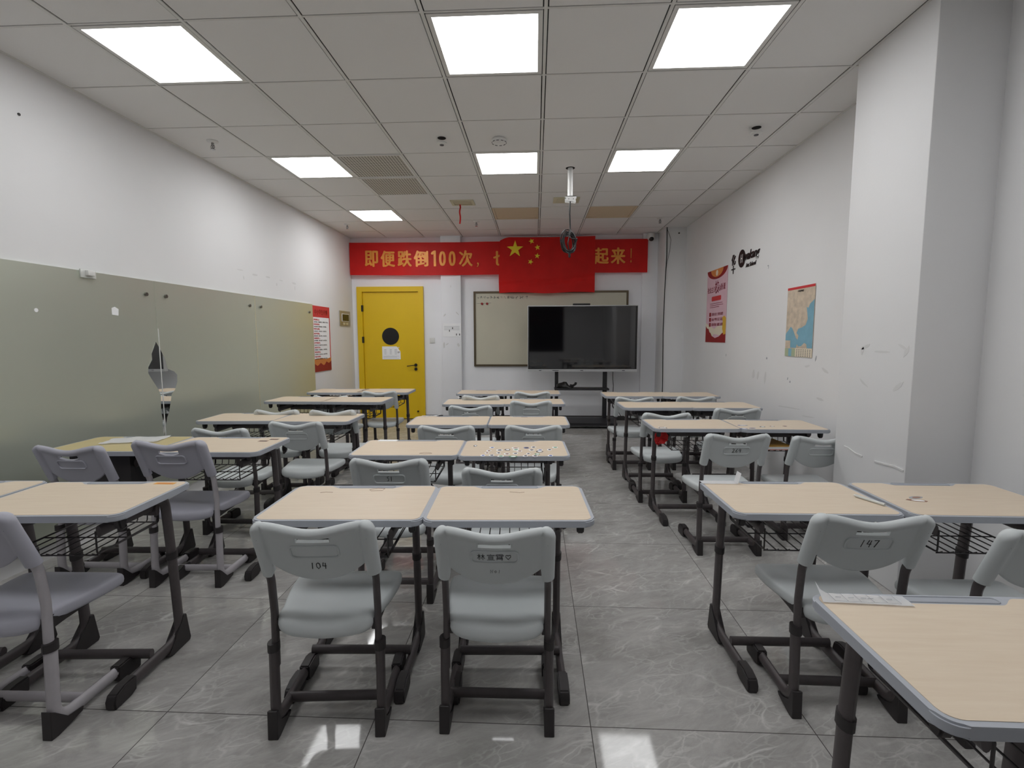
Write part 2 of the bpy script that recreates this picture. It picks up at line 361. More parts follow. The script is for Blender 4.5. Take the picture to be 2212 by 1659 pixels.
LIGHTS_OPT = dict()
def ceiling_panel(i, j, lit, label, group):
    x0, x1, y0, y1 = cell(i, j); cx_, cy_ = (x0+x1)/2, (y0+y1)/2
    t = thing('ceiling_light', label, 'ceiling light', (cx_, cy_, ZC), 0, group)
    h = .2865
    bm = nb(); r = .262
    for a in ((-h, h, -h, -r), (-h, h, r, h), (-h, -r, -r, r), (r, h, -r, r)): box(bm, *a, .002, .018)
    obj('frame', bm, 'bar' if lit else 'beige', t, smooth=False)
    bm = nb(); prism(bm, rrect(-r, r, -r, r, .006, 3), 'z', .006 if lit else .012, .016)
    obj('diffuser', bm, 'glow%d' % j if lit else 'beige', t, smooth=False)
rows = {-3: 'row above the camera', 0: 'nearest row', 3: 'middle row', 6: 'far row'}
cols = {-4: 'left', -1: 'middle', 1: 'right'}
for (i, j) in sorted(lights_lit, key=lambda c: (c[1], c[0])):
    ceiling_panel(i, j, True, ('lit square ceiling light panel, the only lit one of the far row' if j == 6 else 'lit square ceiling light panel, %s one of the %s' % (cols[i], rows[j])), 'square ceiling light panels')
ceiling_panel(-1, 6, False, 'unlit beige square ceiling panel above the red flag', 'square ceiling light panels')
ceiling_panel(1, 6, False, 'unlit beige square ceiling panel right of the projector cable', 'square ceiling light panels')
for (i, j), lb in (((-3, 3), 'perforated ceiling grille, nearer one of two, beside the lit panel'), ((-3, 4), 'perforated ceiling grille, farther one of two')):
    x0, x1, y0, y1 = cell(i, j); cx_, cy_ = (x0+x1)/2, (y0+y1)/2
    t = thing('ceiling_grille', lb, 'vent', (cx_, cy_, ZC), 0, 'perforated ceiling grilles')
    bm = nb(); h, r = .29, .275
    for a in ((-h, h, -h, -r), (-h, h, r, h), (-h, -r, -r, r), (r, h, -r, r)): box(bm, *a, -.002, .012)
    obj('frame', bm, 'tile', t, smooth=False)
    bm = nb(); box(bm, -r, r, -r, r, .002, .012); obj('perforated_sheet', bm, 'perf', t, smooth=False)

# =================================================================== DOOR
bm = nb(); fwid = .078
D0, D1 = -2.767, -1.862
box(bm, D0+.004, D1-.004, YF-.01, YF+.035, .012, 2.045); door = struct(obj('door_1', bm, 'yellow', smooth=False))
bm = nb()
box(bm, DX0-.005, D0, YF-.045, YF+.05, 0, DZ); box(bm, D1, DX1+.005, YF-.045, YF+.05, 0, DZ); box(bm, D0, D1, YF-.045, YF+.05, 2.05, DZ)
obj('door_frame', bm, 'yellow', door, smooth=False)
bm = nb(); box(bm, D0, D1, YF+.03, YF+.06, 0, 2.05); obj('door_gap', bm, 'yseam', door, smooth=False)
bm = nb(); prism(bm, disc(-2.328, 1.345, .137, 48), 'y', YF-.016, YF-.008); obj('round_window', bm, 'dglass', door)
bm = nb(); prism(bm, disc(-1.925, .884, .024, 24), 'y', YF-.03, YF-.008)
sweep(bm, fillet([(-1.925, YF-.02, .884), (-1.925, YF-.055, .884), (-2.06, YF-.058, .868)], .015), .007, .009, side=(0, 0, 1))
obj('door_handle', bm, 'black', door)
bm = nb(); prism(bm, disc(-1.925, .818, .024, 24), 'y', YF-.03, YF-.008); obj('door_lock', bm, 'black', door)
for z in (1.79, 1.29):
    bm = nb(); box(bm, -2.781, -2.757, YF-.05, YF-.008, z-.05, z+.05); obj('door_hinge', bm, 'black', door, smooth=False)
bm = nb(); prism(bm, disc(-1.905, .13, .014, 16), 'y', YF-.025, YF-.008); obj('door_stop', bm, 'black', door)
# notice on the door: sheet with a curled corner
bm = nb(); PX0, PX1, PZ0, PZ1 = -2.47, -2.172, .975, 1.183
pts = [(PX0, PZ0), (PX1, PZ0), (PX1, 1.10), (-2.235, PZ1), (PX0, PZ1)]
prism(bm, pts, 'y', YF-.0135, YF-.0115)
nt_ = tag(obj('door_notice', bm, 'paper', smooth=False), 'white paper notice taped below the round window of the yellow door', 'notice')
bm = nb()
for k, x in enumerate((-2.42, -2.33, -2.25)):
    for q in range(4): box(bm, x-.018, x+.018, YF-.0142, YF-.0138, 1.06+q*.022, 1.066+q*.022)
for q in range(3): box(bm, -2.45, -2.20-.03*(q % 2), YF-.0142, YF-.0138, .99+q*.018, .994+q*.018)
obj('printed_lines', bm, 'grey', nt_, smooth=False)
bm = nb(); a = [V((PX1, YF-.0135, 1.10)), V((-2.235, YF-.0135, PZ1)), V((-2.21, YF-.05, 1.10))]
poly(bm, a); poly(bm, [a[0]+V((0, -.001, 0)), a[2]+V((0, -.0015, 0)), a[1]+V((0, -.001, 0))]); obj('curled_corner', bm, 'paper', nt_, smooth=False)
bm = nb(); box(bm, -2.215, -2.19, YF-.0135, YF-.0105, 1.155, 1.172); obj('tape_piece', bm, 'clear', nt_, smooth=False)

# =================================================================== FAR WALL THINGS
# banner
def ban_w(p):
    x, z = p.x, p.z
    return V((x, p.y + .006*math.sin(x*5.1+z*3) + .004*math.sin(x*11+1.3), z + .008*math.sin(x*1.3)))
BY = 7.672
bm = nb(); NX, NZ = 90, 8; B0, B1, BZ0, BZ1 = -2.915, 1.705, 2.300, 2.800
g = [[bm.verts.new(ban_w(V((B0+(B1-B0)*i/NX, BY, BZ0+(BZ1-BZ0)*j/NZ)))) for i in range(NX+1)] for j in range(NZ+1)]
for j in range(NZ):
    for i in range(NX): bm.faces.new((g[j][i], g[j][i+1], g[j+1][i+1], g[j+1][i]))
bmesh.ops.solidify(bm, geom=bm.faces[:], thickness=.002)
banner = tag(obj('slogan_banner', bm, 'red'), 'long red banner with gold slogan across the far wall', 'banner')
px2x = lambda u: -2.915+(u-757.0)*(1.705+2.915)/(1398.0-757.0)
for ch, u, wd, ht in (('即', 805, .21, .25), ('便', 841, .225, .25), ('跌', 878, .225, .25), ('倒', 914, .225, .25), ('1', 942, .085, .235), ('0', 960.5, .105, .235), ('0', 981.5, .105, .235),
                      ('次', 1011, .215, .25), ('，', 1037, .045, .08), ('也', 1086, .22, .24), ('起', 1301, .22, .25), ('来', 1336, .22, .25), ('！', 1363, .03, .22)):
    z = 2.552 - (.10 if ch == '，' else 0)
    bm = nb()
    for q, (ox, oz) in enumerate(((0, 0), (-.008, 0), (.008, 0), (0, .005), (0, -.005), (-.004, .003), (.004, -.003))):
        if ch in '10' and q > 2 or ch in '，！' and q: continue
        if ch == '1': prism(bm, [tuple(ban_w(V((px2x(u)+a, 0, z+b))))[::2] for a, b in ((-.045, .072), (-.036, .098), (.002, .122), (.034, .122), (.034, -.118), (-.004, -.118), (-.004, .066), (-.026, .060))], 'y', BY-.012, BY-.006) if q == 0 else None; continue
        text_bm(bm, ch, .28, (px2x(u)+ox, BY-.006-q*.0001, z+oz), (1, 0, 0), (0, 0, 1), weight=.001, depth=.0004, fit=(wd-.012, ht-.01), warp=ban_w)
    obj('slogan_character', bm, 'gold', banner, smooth=False)
# flag
FX0, FX1, FZ0, FZ1, FLY = -.560, .905, 2.008, 2.855, 7.640
def flag_w(p):
    x, z = p.x, p.z
    s = (x-FX0)/(FX1-FX0); t = (z-FZ0)/(FZ1-FZ0)
    y = p.y + .006*math.sin(3.2*x+6*z) + 0.020*(1-t)*math.sin(2.6*x-1.0+2.5*z) + .015*max(0, 1-abs((z-2.12-.12*s)/.05)) - .004*math.sin(9*x+14*z)*(1-t)
    dz = -.012*math.sin(PI*s)*t + .010*math.sin(3*PI*s)*(1-t) - (.055*max(0, 1-s/.12)**2 if t > .5 else 0)*t
    return V((x + .010*math.sin(5*z)*(1-s), y, z+dz))
bm = nb(); NX, NZ = 60, 40
g = [[bm.verts.new(flag_w(V((FX0+(FX1-FX0)*i/NX, FLY, FZ0+(FZ1-FZ0)*j/NZ)))) for i in range(NX+1)] for j in range(NZ+1)]
for j in range(NZ):
    for i in range(NX): bm.faces.new((g[j][i], g[j][i+1], g[j+1][i+1], g[j+1][i]))
bmesh.ops.solidify(bm, geom=bm.faces[:], thickness=.0015)
flag = tag(obj('national_flag', bm, 'flag'), 'red flag with five yellow stars hung over the slogan banner', 'flag')
fx = lambda u: FX0+(u-1080.0)*(FX1-FX0)/(1284.0-1080.0); fz = lambda v: 2.855-(v-514.5)*(2.855-2.008)/(633.5-514.5)
def star(u, v, r, a0):
    cx_, cz_ = fx(u), fz(v); bm = nb(); c0 = []
    for k in range(10):
        rr = r if k % 2 == 0 else r*.385; a = a0+PI/2+PI*k/5
        c0.append((cx_+rr*math.cos(a), cz_+rr*math.sin(a)))
    ctr = bm.verts.new(flag_w(V((cx_, FLY-.004, cz_)))); ring = []
    for k in range(10):
        a, b = c0[k], c0[(k+1) % 10]
        ring.append([bm.verts.new(flag_w(V((a[0]+(b[0]-a[0])*q/3, FLY-.004, a[1]+(b[1]-a[1])*q/3)))) for q in range(3)])
    fl = [v_ for r_ in ring for v_ in r_]
    for k in range(len(fl)): bm.faces.new((ctr, fl[k], fl[(k+1) % len(fl)]))
    obj('star', bm, 'star', flag, smooth=False)
star(1113, 540, .135, 0); star(1148, 523, .046, .35); star(1161, 536, .046, .15); star(1161, 554, .046, -.1); star(1147, 567, .046, -.35)
# whiteboard
bm = nb(); W0, W1, Z0, Z1 = -.975, 1.437, .868, 2.040
box(bm, W0, W1, YF-.03, YF-.004, Z0, Z1); wb = tag(obj('whiteboard', bm, 'whiteb', smooth=False), 'wide whiteboard in a bronze frame on the far wall behind the display', 'whiteboard')
bm = nb(); k = .026
for a in ((W0-.004, W1+.004, Z0-.004, Z0+k), (W0-.004, W1+.004, Z1-k, Z1+.004), (W0-.004, W0+k, Z0+k, Z1-k), (W1-k, W1+.004, Z0+k, Z1-k)): box(bm, a[0], a[1], YF-.042, YF-.002, a[2], a[3])
obj('board_frame', bm, 'bframe', wb, smooth=False)
bm = nb()
random.seed(3)
def scrawl(bm, x, z, n, h, y, r=.0022, R=(1, 0, 0)):
    for _ in range(n):
        for s_ in range(random.randint(2, 4)):
            a = [V((x+random.uniform(0, h), y, z+random.uniform(0, h))) for _ in range(random.randint(2, 3))]
            tube(bm, a, r, n=4)
        x += h*1.25
scrawl(bm, -.93, 1.93, 11, .042, YF-.0315); obj('faded_writing', bm, 'fink', wb, smooth=False)
bm = nb(); scrawl(bm, -.38, 1.925, 3, .05, YF-.0315); scrawl(bm, -.22, 1.925, 2, .045, YF-.0315); obj('marker_writing', bm, 'ink', wb, smooth=False)
bm = nb(); tube(bm, [(-.93, YF-.0315, 1.856), (-.70, YF-.0315, 1.862)], .0015, 4); obj('marker_line', bm, 'fink', wb, smooth=False)
for k_, x in enumerate((-.845, -.765)):
    bm = nb(); prism(bm, disc(x, 1.852, .018, 20), 'y', YF-.044, YF-.030); tag(obj('board_magnet', bm, 'pdred'), 'round dark red magnet on the whiteboard, %s one of two' % ('left', 'right')[k_], 'magnet', 'whiteboard magnets')
# light switch, papers on the pier
bm = bbox(-1.695, -1.61, YF-.012, YF-.001, 1.235, 1.32, .004); sw = tag(obj('light_switch', bm, 'white'), 'white light switch on the wall right of the yellow door', 'switch')
bm = bbox(-1.683, -1.622, YF-.016, YF-.010, 1.247, 1.308, .003); obj('rocker', bm, 'white', sw)
bm = nb(); box(bm, -1.462, -1.175, 7.6965, 7.6985, 1.335, 1.545); nt2 = tag(obj('wall_notice', bm, 'paper', smooth=False), 'faded paper sheet stuck on the white pier beside the whiteboard', 'notice')
bm = nb()
for a in range(6): box(bm, -1.445, -1.20, 7.696, 7.6966, 1.50-a*.012, 1.503-a*.012)
for x, z in ((-1.36, 1.43), (-1.31, 1.47), (-1.25, 1.37), (-1.20, 1.37)): box(bm, x-.006, x+.006, 7.6955, 7.6966, z-.015, z+.015, 1)
obj('printed_marks', bm, ['grey', 'ink'], nt2, smooth=False)
def residue(parent, name, spots, plane, a, m='dirt'):
    bm = nb()
    for (u, v_, du, dv, ang) in spots:
        n = 9; ps = []
        for k in range(n):
            t = 2*PI*k/n; rx, rz = du*(.7+.5*random.random()), dv*(.7+.5*random.random())
            x_, z_ = rx*math.cos(t), rz*math.sin(t)
            ps.append((u+x_*math.cos(ang)-z_*math.sin(ang), v_+x_*math.sin(ang)+z_*math.cos(ang)))
        prism(bm, ps, plane, a, a+(.0012))
    return obj(name, bm, m, parent, smooth=False)
P1 = bpy.data.objects['trim_1']
residue(P1, 'tape_residue', [(-1.43, 1.68, .03, .01, .8), (-1.23, 1.70, .04, .008, -.8), (-1.45, 1.20, .012, .05, 0), (-1.40, 1.22, .03, .008, .5), (-1.22, 1.21, .02, .03, .3), (-1.33, 2.12, .004, .02, 0)], 'y', 7.6988)
# pier paper, wall camera
t = thing('security_camera', 'small white dome security camera in the far right ceiling corner', 'camera', (1.745, 7.66, 2.80))
bm = nb(); lathe(bm, [(.02, .085), (.055, .085), (.058, .03), (.052, 0), (.02, -.028)], n=24); obj('housing', bm, 'white', t)
bm = bmesh.new(); bmesh.ops.create_uvsphere(bm, u_segments=20, v_segments=12, radius=.036); obj('lens', bm, 'black', t, loc=(0, -.028, .0))
# cable running down the boxed corner
bm = nb()
tube(bm, fillet([(1.885, 7.285, ZC), (1.89, 7.283, 2.5), (1.875, 7.288, 2.0), (1.868, 7.29, 1.4), (1.878, 7.288, .8), (1.885, 7.285, .03)], .2), .0065, 8)
tube(bm, fillet([(1.89, 7.285, 2.86), (1.945, 7.286, 2.72), (1.93, 7.287, 2.55), (1.895, 7.287, 2.38), (1.883, 7.287, 2.2)], .1), .0028, 6)
tag(obj('wall_cable', bm, 'black'), 'black cable hanging down the far right corner from the ceiling', 'cable')

# =================================================================== DISPLAY ON ROLLING STAND
SY = 7.25
disp = thing('interactive_display', 'large black touch display with silver bezel on a black rolling stand', 'display', (.69, SY, 0))
X0, X1, Z0, Z1 = -.117-.69, 1.487-.69, .815, 1.786
bm = bbox(X0, X1, -.03, .055, Z0, Z1, .006); obj('bezel', bm, 'silver', disp)
bm = nb(); box(bm, X0+.008, X1-.008, -.034, -.028, Z0+.040, Z1-.012); obj('black_border', bm, 'black', disp, smooth=False)
bm = nb(); box(bm, X0+.024, X1-.036, -.0365, -.0335, Z0+.046, Z1-.020); obj('screen', bm, 'screen', disp, smooth=False)
bm = nb()
for x, wd in ((-.64, .036), (-.44, .09), (-.03, .042), (.58, .04)): box(bm, x, x+wd, -.0312, -.0298, Z0+.014, Z0+.023)
obj('bezel_marks', bm, 'sdark', disp, smooth=False)
bm = bbox(-.145, .105, -.03, .03, Z1, Z1+.028, .006); obj('camera_bar', bm, 'black', disp)
for x, wd in ((-.375, .026), (.345, .031)):
    bm = bbox(x-wd, x+wd, .05, .10, .10, 1.35, .004); obj('post', bm, 'stand', disp)
bm = bbox(-.41, .385, -.12, .11, .548, .575, .005); obj('shelf', bm, 'stand', disp)
bm = nb(); prism(bm, [(-.25, .045), (-.25, .085), (.02, .115), (.16, .115), (.20, .045)], 'x', -.55, .49); obj('base', bm, 'stand', disp, smooth=False)
for x, y in ((-.50, -.20), (.44, -.20), (-.50, .15), (.44, .15)):
    bm = nb(); prism(bm, disc(y, .027, .027, 16), 'x', x-.012, x+.012); box(bm, x-.008, x+.008, y-.01, y+.01, .03, .06); obj('caster', bm, 'black', disp)
bm = nb(); tube(bm, fillet([(.455, .02, .82), (.46, .05, .70), (.475, .08, .60), (.47, .1, .35), (.60, .02, .12)], .06), .005, 6); obj('power_cable', bm, 'black', disp)
# black bag on the shelf
bm = nb(); bmesh.ops.create_icosphere(bm, subdivisions=3, radius=1)
random.seed(5)
from mathutils import noise as mnoise
for v in bm.verts:
    d = 1+.25*mnoise.noise(v.co*1.7)
    x, y, z = v.co*d
    z = max(z, -.45)
    h = .058 if x < .15 else .03
    v.co = V((x*.13, y*.07, (z+.45)*h*(1.1 if x < .2 else .9)))
for s_ in (1,):
    sweep(bm, [(.06, 0, .04), (.11, 0, .035), (.145, 0, .06), (.15, 0, .085)], .008, .02, side=(0, 1, 0), n=6)
tag(obj('black_bag', bm, 'black', loc=(.445, 7.20, .575)), 'crumpled black bag lying on the shelf of the display stand', 'bag')
# loose cable on the floor right of the stand
bm = nb(); tube(bm, fillet([(1.30, 7.0, .006), (1.38, 6.85, .006), (1.52, 6.92, .006), (1.65, 6.8, .006), (1.82, 6.86, .006), (1.90, 7.1, .006)], .1), .006, 6)
tag(obj('floor_cable', bm, 'black'), 'loose black cable on the floor right of the display stand', 'cable')

# =================================================================== LEFT WALL THINGS
MXF = XL+.022
seams = [2.32, 3.652, 4.985, 6.305]
lb = ['frosted mirror panel nearest the camera with two white specks', 'frosted mirror panel in the middle of the left wall, torn at its near edge', 'frosted mirror panel farthest along the left wall, next to the rules poster']
MZ0, MZ1 = .10, 1.762
panels = []
for k in range(3):
    bm = nb(); box(bm, XL+.002, MXF, seams[k]+.0015, seams[k+1]-.0015, MZ0, MZ1)
    p = tag(obj('mirror_panel', bm, 'film', smooth=False), lb[k], 'mirror', 'frosted mirror panels'); panels.append(p)
def screw(y, z, parent):
    bm = nb(); prism(bm, disc(y, z, .014, 16), 'x', MXF, MXF+.014); obj('mirror_screw', bm, 'steel', parent)
screw(3.553, 1.655, panels[0]); screw(3.749, 1.655, panels[1]); screw(4.884, 1.655, panels[1]); screw(5.084, 1.655, panels[2]); screw(6.203, 1.655, panels[2])
# where the film is torn off the clear mirror shows
F_ = 2.765
zo = [(930, 548), (905, 620), (908, 655), (885, 700), (885, 735), (905, 770), (945, 830), (960, 870), (962, 960), (970, 1000), (975, 1110), (990, 1060), (998, 1000), (1010, 965), (1020, 900), (1025, 860), (1045, 835), (1058, 790), (1058, 745), (1040, 725), (1000, 710), (985, 650), (955, 590)]
def yz_at(u, v, x):
    a = (u-1106)/F_PX; b = (v-829.5)/F_PX; cr, sr = math.cos(ROLL), math.sin(ROLL); a, b = a*cr+b*sr, -a*sr+b*cr
    r = rt0*a - up0*b + fw
    k_ = x/r.x; return (r.y*k_, CAM_Z+r.z*k_)
tear = [yz_at(u/F_, 540+v/F_, MXF) for u, v in zo]
def seam_split(side):
    out = []
    n = len(tear)
    for k in range(n):
        a, b = tear[k], tear[(k+1) % n]; ys = 3.652
        ina = (a[0] < ys) if side < 0 else (a[0] > ys); inb = (b[0] < ys) if side < 0 else (b[0] > ys)
        if ina: out.append(a)
        if ina != inb:
            t = (ys-a[0])/(b[0]-a[0]); out.append((ys, a[1]+t*(b[1]-a[1])))
    return out
for s_, p in ((-1, panels[0]), (1, panels[1])):
    bm = nb(); prism(bm, seam_split(s_), 'x', MXF, MXF+.0008); obj('bare_mirror', bm, 'mirror', p, smooth=False)
bm = nb(); box(bm, MXF, MXF+.003, 3.649, 3.655, .55, 1.40); obj('seam_strip', bm, 'white', panels[1], smooth=False)
bm = nb(); box(bm, MXF, MXF+.002, 3.643, 3.661, 1.40, MZ1); obj('seam_tape', bm, 'film', panels[1], smooth=False)
bm = nb(); box(bm, MXF, MXF+.002, 4.980, 4.990, .6, MZ1); prism(bm, [(4.975, 1.30), (4.995, 1.31), (4.992, 1.37), (4.98, 1.38)], 'x', MXF, MXF+.003); obj('seam_strip', bm, 'cream', panels[2], smooth=False)
bm = nb(); prism(bm, [(3.25, 1.49), (3.30, 1.485), (3.305, 1.53), (3.275, 1.545), (3.25, 1.535)], 'x', MXF, MXF+.0015); obj('white_speck', bm, 'paper', panels[0], smooth=False)
bm = nb(); prism(bm, disc(2.737, 1.493, .012, 10), 'x', MXF, MXF+.0015); obj('white_speck', bm, 'paper', panels[0], smooth=False)
t = thing('plastic_clip', 'clear plastic clip stuck on the top edge of the nearest mirror panel', 'clip', (MXF, 3.08, 1.742))
bm = bbox(0, .012, -.05, .06, -.025, .03, .003); obj('backplate', bm, 'clear', t)
bm = bbox(.010, .035, -.02, .03, -.01, .024, .003); obj('clip_body', bm, 'white', t)
bm = nb(); prism(bm, disc(2.765, 2.596, .008, 10), 'x', XL-.001, XL+.004); obj('wall_nail', bm, 'base', wall_left)
residue(wall_left, 'tape_residue', [(4.80, 2.0, .05, .006, .0), (5.05, 1.985, .06, .01, 0), (5.30, 1.99, .05, .01, 0), (5.58, 1.985, .05, .006, 0), (5.88, 1.985, .05, .012, 0), (5.9, 1.93, .008, .03, 0), (4.85, 1.93, .01, .02, 0), (5.48, 1.93, .01, .02, 0)], 'x', XL-.0005)
# rules poster
PXW = XL+.006
bm = nb(); box(bm, XL+.003, PXW, 6.312, 6.862, .868, 1.752); pz = tag(obj('rules_poster', bm, 'pred', smooth=False), 'tall red and white school rules poster beside the frosted mirrors', 'poster')
bm = nb(); box(bm, PXW, PXW+.001, 6.342, 6.832, 1.02, 1.60); obj('white_panel', bm, 'paper', pz, smooth=False)
bm = nb(); prism(bm, [(6.312, .868), (6.862, .868), (6.862, 1.00), (6.78, .97), (6.70, .995), (6.62, .94), (6.52, .985), (6.42, .945), (6.312, .99)], 'x', PXW, PXW+.0022)
obj('red_hills', bm, 'pdred', pz, smooth=False)
bm = nb(); prism(bm, [(6.312, .955), (6.862, .955), (6.862, 1.05), (6.70, 1.03), (6.55, 1.05), (6.312, 1.04)], 'x', PXW, PXW+.0012); obj('orange_sky', bm, 'porange', pz, smooth=False)
R_, U_ = V((0, 1, 0)), V((0, 0, 1))
bm = nb(); text_bm(bm, '中小学生守则', .085, (PXW+.001, 6.587, 1.672), R_, U_, weight=.002, fit=(.40, .075)); obj('title_text', bm, 'pdred', pz, smooth=False)
heads = ['爱党爱国爱人民。', '好学多问肯钻研。', '勤劳笃行乐奉献。', '明礼守法讲美德。', '孝亲尊师善待人。', '诚实守信有担当。', '自强自律健身心。', '珍爱生命保安全。', '勤俭节约护家园。']
subs = ['了解党史国情，珍视国家荣誉，热爱祖国，热爱人民。', '上课专心听讲，积极发表见解，乐于科学探索。', '自己事自己做，主动分担家务，参与劳动实践。', '遵守国法校纪，自觉礼让排队，保持公共卫生。', '孝父母敬师长，爱集体助同学，虚心接受批评。', '保持言行一致，不说谎不作弊，借东西及时还。', '坚持锻炼身体，乐观开朗向上，不吸烟不喝酒。', '红灯停绿灯行，防溺水不玩火，会自护懂求救。', '不比吃喝穿戴，爱惜花草树木，节粮节水节电。']
bm = nb(); b2 = nb()
for k in range(9):
    z = 1.565-k*.062
    text_bm(bm, heads[k], .024, (PXW+.0015, 6.352, z), R_, U_, weight=.0008, align='LEFT', depth=.0002, sx=1.0)
    text_bm(b2, subs[k], .017, (PXW+.0015, 6.352, z-.030), R_, U_, weight=.0004, align='LEFT', depth=.0002, sx=1.12)
obj('heading_text', bm, 'pred', pz, smooth=False); obj('body_text', b2, 'pblack', pz, smooth=False)
# wall control panel
t = thing('control_panel', 'champagne wall control panel with a small dark screen left of the yellow door', 'control panel', (XL, 7.42, 1.62))
bm = bbox(.001, .016, -.20, .20, -.112, .112, .004); obj('plate', bm, 'panelg', t)
bm = bbox(.014, .021, -.145, .145, -.05, .07, .003); obj('screen_surround', bm, 'white', t)
bm = nb(); box(bm, .0205, .0225, -.125, .125, -.04, .060); obj('screen', bm, 'dglass', t, smooth=False)
for y in (-.06, .06):
    bm = nb(); prism(bm, rrect(y-.04, y+.04, -.098, -.066, .008, 3), 'x', .014, .019); obj('button', bm, 'cream', t)

# =================================================================== RIGHT WALL THINGS
RX = XR-.003; RXF = XR-.006
Rr = V((0, -1, 0))   # text runs towards the camera
# values poster
py0, py1, pz0, pz1 = 5.695, 6.345, 1.258, 2.128
bm = nb(); box(bm, RXF, RX, py0, py1, pz0, pz1); vp = tag(obj('values_poster', bm, 'ppink', smooth=False), 'tall pink and red slogan poster on the right wall, farther from the camera', 'poster')
yc = (py0+py1)/2
bm = nb(); prism(bm, [(py0, pz1)]+[(yc+(.325)*math.cos(a), pz1-.105*math.sin(a)) for a in [PI*k/16 for k in range(17)]][::-1][0:0]+[(yc-.325*math.cos(PI*k/16), pz1-.115*math.sin(PI*k/16)) for k in range(17)][1:], 'x', RXF-.0010, RXF); obj('red_lantern_top', bm, 'pdred', vp, smooth=False)
bm = nb(); prism(bm, [(yc-.20*math.cos(PI*k/16), pz1-.09*math.sin(PI*k/16)) for k in range(17)], 'x', RXF-.0016, RXF-.0008); obj('gold_ring', bm, 'porange', vp, smooth=False)
bm = nb(); prism(bm, disc(yc, pz1-.045, .035, 20), 'x', RXF-.0022, RXF-.0014); obj('cream_disc', bm, 'pcream', vp, smooth=False)
bm = nb(); text_bm(bm, '社会主义', .09, (RXF-.001, yc+.175, 1.895), Rr, U_, fit=(.24, .075), weight=.001)
text_bm(bm, '核', .12, (RXF-.001, yc-.01, 1.915), Rr, U_, fit=(.12, .15), weight=.002); text_bm(bm, '心', .1, (RXF-.001, yc-.10, 1.90), Rr, U_, fit=(.07, .07), weight=.002)
text_bm(bm, '价值观', .09, (RXF-.001, yc-.20, 1.905), Rr, U_, fit=(.14, .08), weight=.001)
obj('title_text', bm, 'ptext', vp, smooth=False)
bm = nb(); prism(bm, rrect(yc-.15, yc+.15, 1.755, 1.81, .015, 4), 'x', RXF-.0012, RXF); obj('red_tag', bm, 'pred', vp, smooth=False)
bm = nb()
for k, wd in enumerate((.40, .42, .30)): box(bm, RXF-.0012, RXF, yc+.20-wd, yc+.20, 1.722-k*.022, 1.728-k*.022)
obj('fine_print', bm, 'ptext', vp, smooth=False)
bm = nb(); b2 = nb()
for k, (hd, ws) in enumerate((('国家', '富强 民主 文明 和谐'), ('社会', '自由 平等 公正 法治'), ('公民', '爱国 敬业 诚信 友善'))):
    z = 1.595-k*.062
    prism(b2, rrect(yc+.155, yc+.215, z-.024, z+.024, .006, 3), 'x', RXF-.0012, RXF)
    text_bm(bm, ws, .04, (RXF-.0012, yc-.05, z), Rr, U_, fit=(.36, .036), weight=.0006)
obj('values_text', bm, 'ptext', vp, smooth=False); obj('row_badges', b2, 'pdred', vp, smooth=False)
bm = nb(); prism(bm, [(py0, pz0), (py1, pz0), (py1, pz0+.20), (py1-.05, pz0+.17), (py1-.10, pz0+.165), (py1-.14, pz0+.12), (py1-.17, pz0+.115), (py1-.22, pz0+.075), (yc, pz0+.05), (py0+.20, pz0+.07), (py0+.10, pz0+.11), (py0, pz0+.13)], 'x', RXF-.0014, RXF); obj('red_hills', bm, 'pdred', vp, smooth=False)
bm = nb(); prism(bm, [(py0, pz0+.10), (py0+.06, pz0+.09), (py0+.10, pz0+.16), (py0+.09, pz0+.24), (py0+.11, pz0+.29), (py0+.05, pz0+.31), (py0, pz0+.28)], 'x', RXF-.002, RXF); obj('gold_tree', bm, 'pyel', vp, smooth=False)
bm = nb(); prism(bm, [(py1, pz0+.05), (py1-.20, pz0+.05), (yc+.05, pz0+.10), (yc-.1, pz0+.09), (py0+.05, pz0+.06), (py0+.08, pz0+.20), (yc-.05, pz0+.19), (yc+.03, pz0+.16), (py1-.05, pz0+.22), (py1, pz0+.24)], 'x', RXF-.0007, RXF); obj('pale_mist', bm, 'pcream', vp, smooth=False)
# map
my0, my1, mz0, mz1 = 3.932, 4.345, 1.160, 1.735
bm = nb(); box(bm, RXF, RX, my0, my1, mz0, mz1); mp_ = tag(obj('wall_map', bm, 'land', smooth=False), 'paper wall map with blue sea on the right wall, nearer the column', 'map')
def MPT(a, b): return (my1-(my1-my0)*a, mz1-(mz1-mz0)*b)   # a: 0 left..1 right, b: 0 top..1 bottom (as read)
bm = nb(); prism(bm, [MPT(a, b) for a, b in ((1, .21), (.86, .26), (.80, .32), (.74, .30), (.78, .40), (.80, .47), (.74, .55), (.60, .585), (.48, .60), (.42, .66), (.50, .70), (.47, .76), (.40, .73), (.33, .66), (.24, .585), (.18, .57), (.12, .61), (.02, .66), (0, .68), (0, .77), (.2, .77), (.2, .875), (.42, .875), (.45, .82), (.5, .85), (.60, .85), (.72, .80), (.80, .82), (.82, .875), (1, .875))], 'x', RXF-.0008, RXF); obj('sea_area', bm, 'sea', mp_, smooth=False)
bm = nb(); prism(bm, [MPT(0, 0), MPT(1, 0), MPT(1, .035), MPT(0, .035)], 'x', RXF-.0008, RXF); obj('red_strip', bm, 'pred', mp_, smooth=False)
bm = nb(); text_bm(bm, '中国地图', .03, (RXF-.0006, (my0+my1)/2, mz1-.038), Rr, U_, fit=(.09, .016), weight=.0006); obj('map_title', bm, 'pblack', mp_, smooth=False)
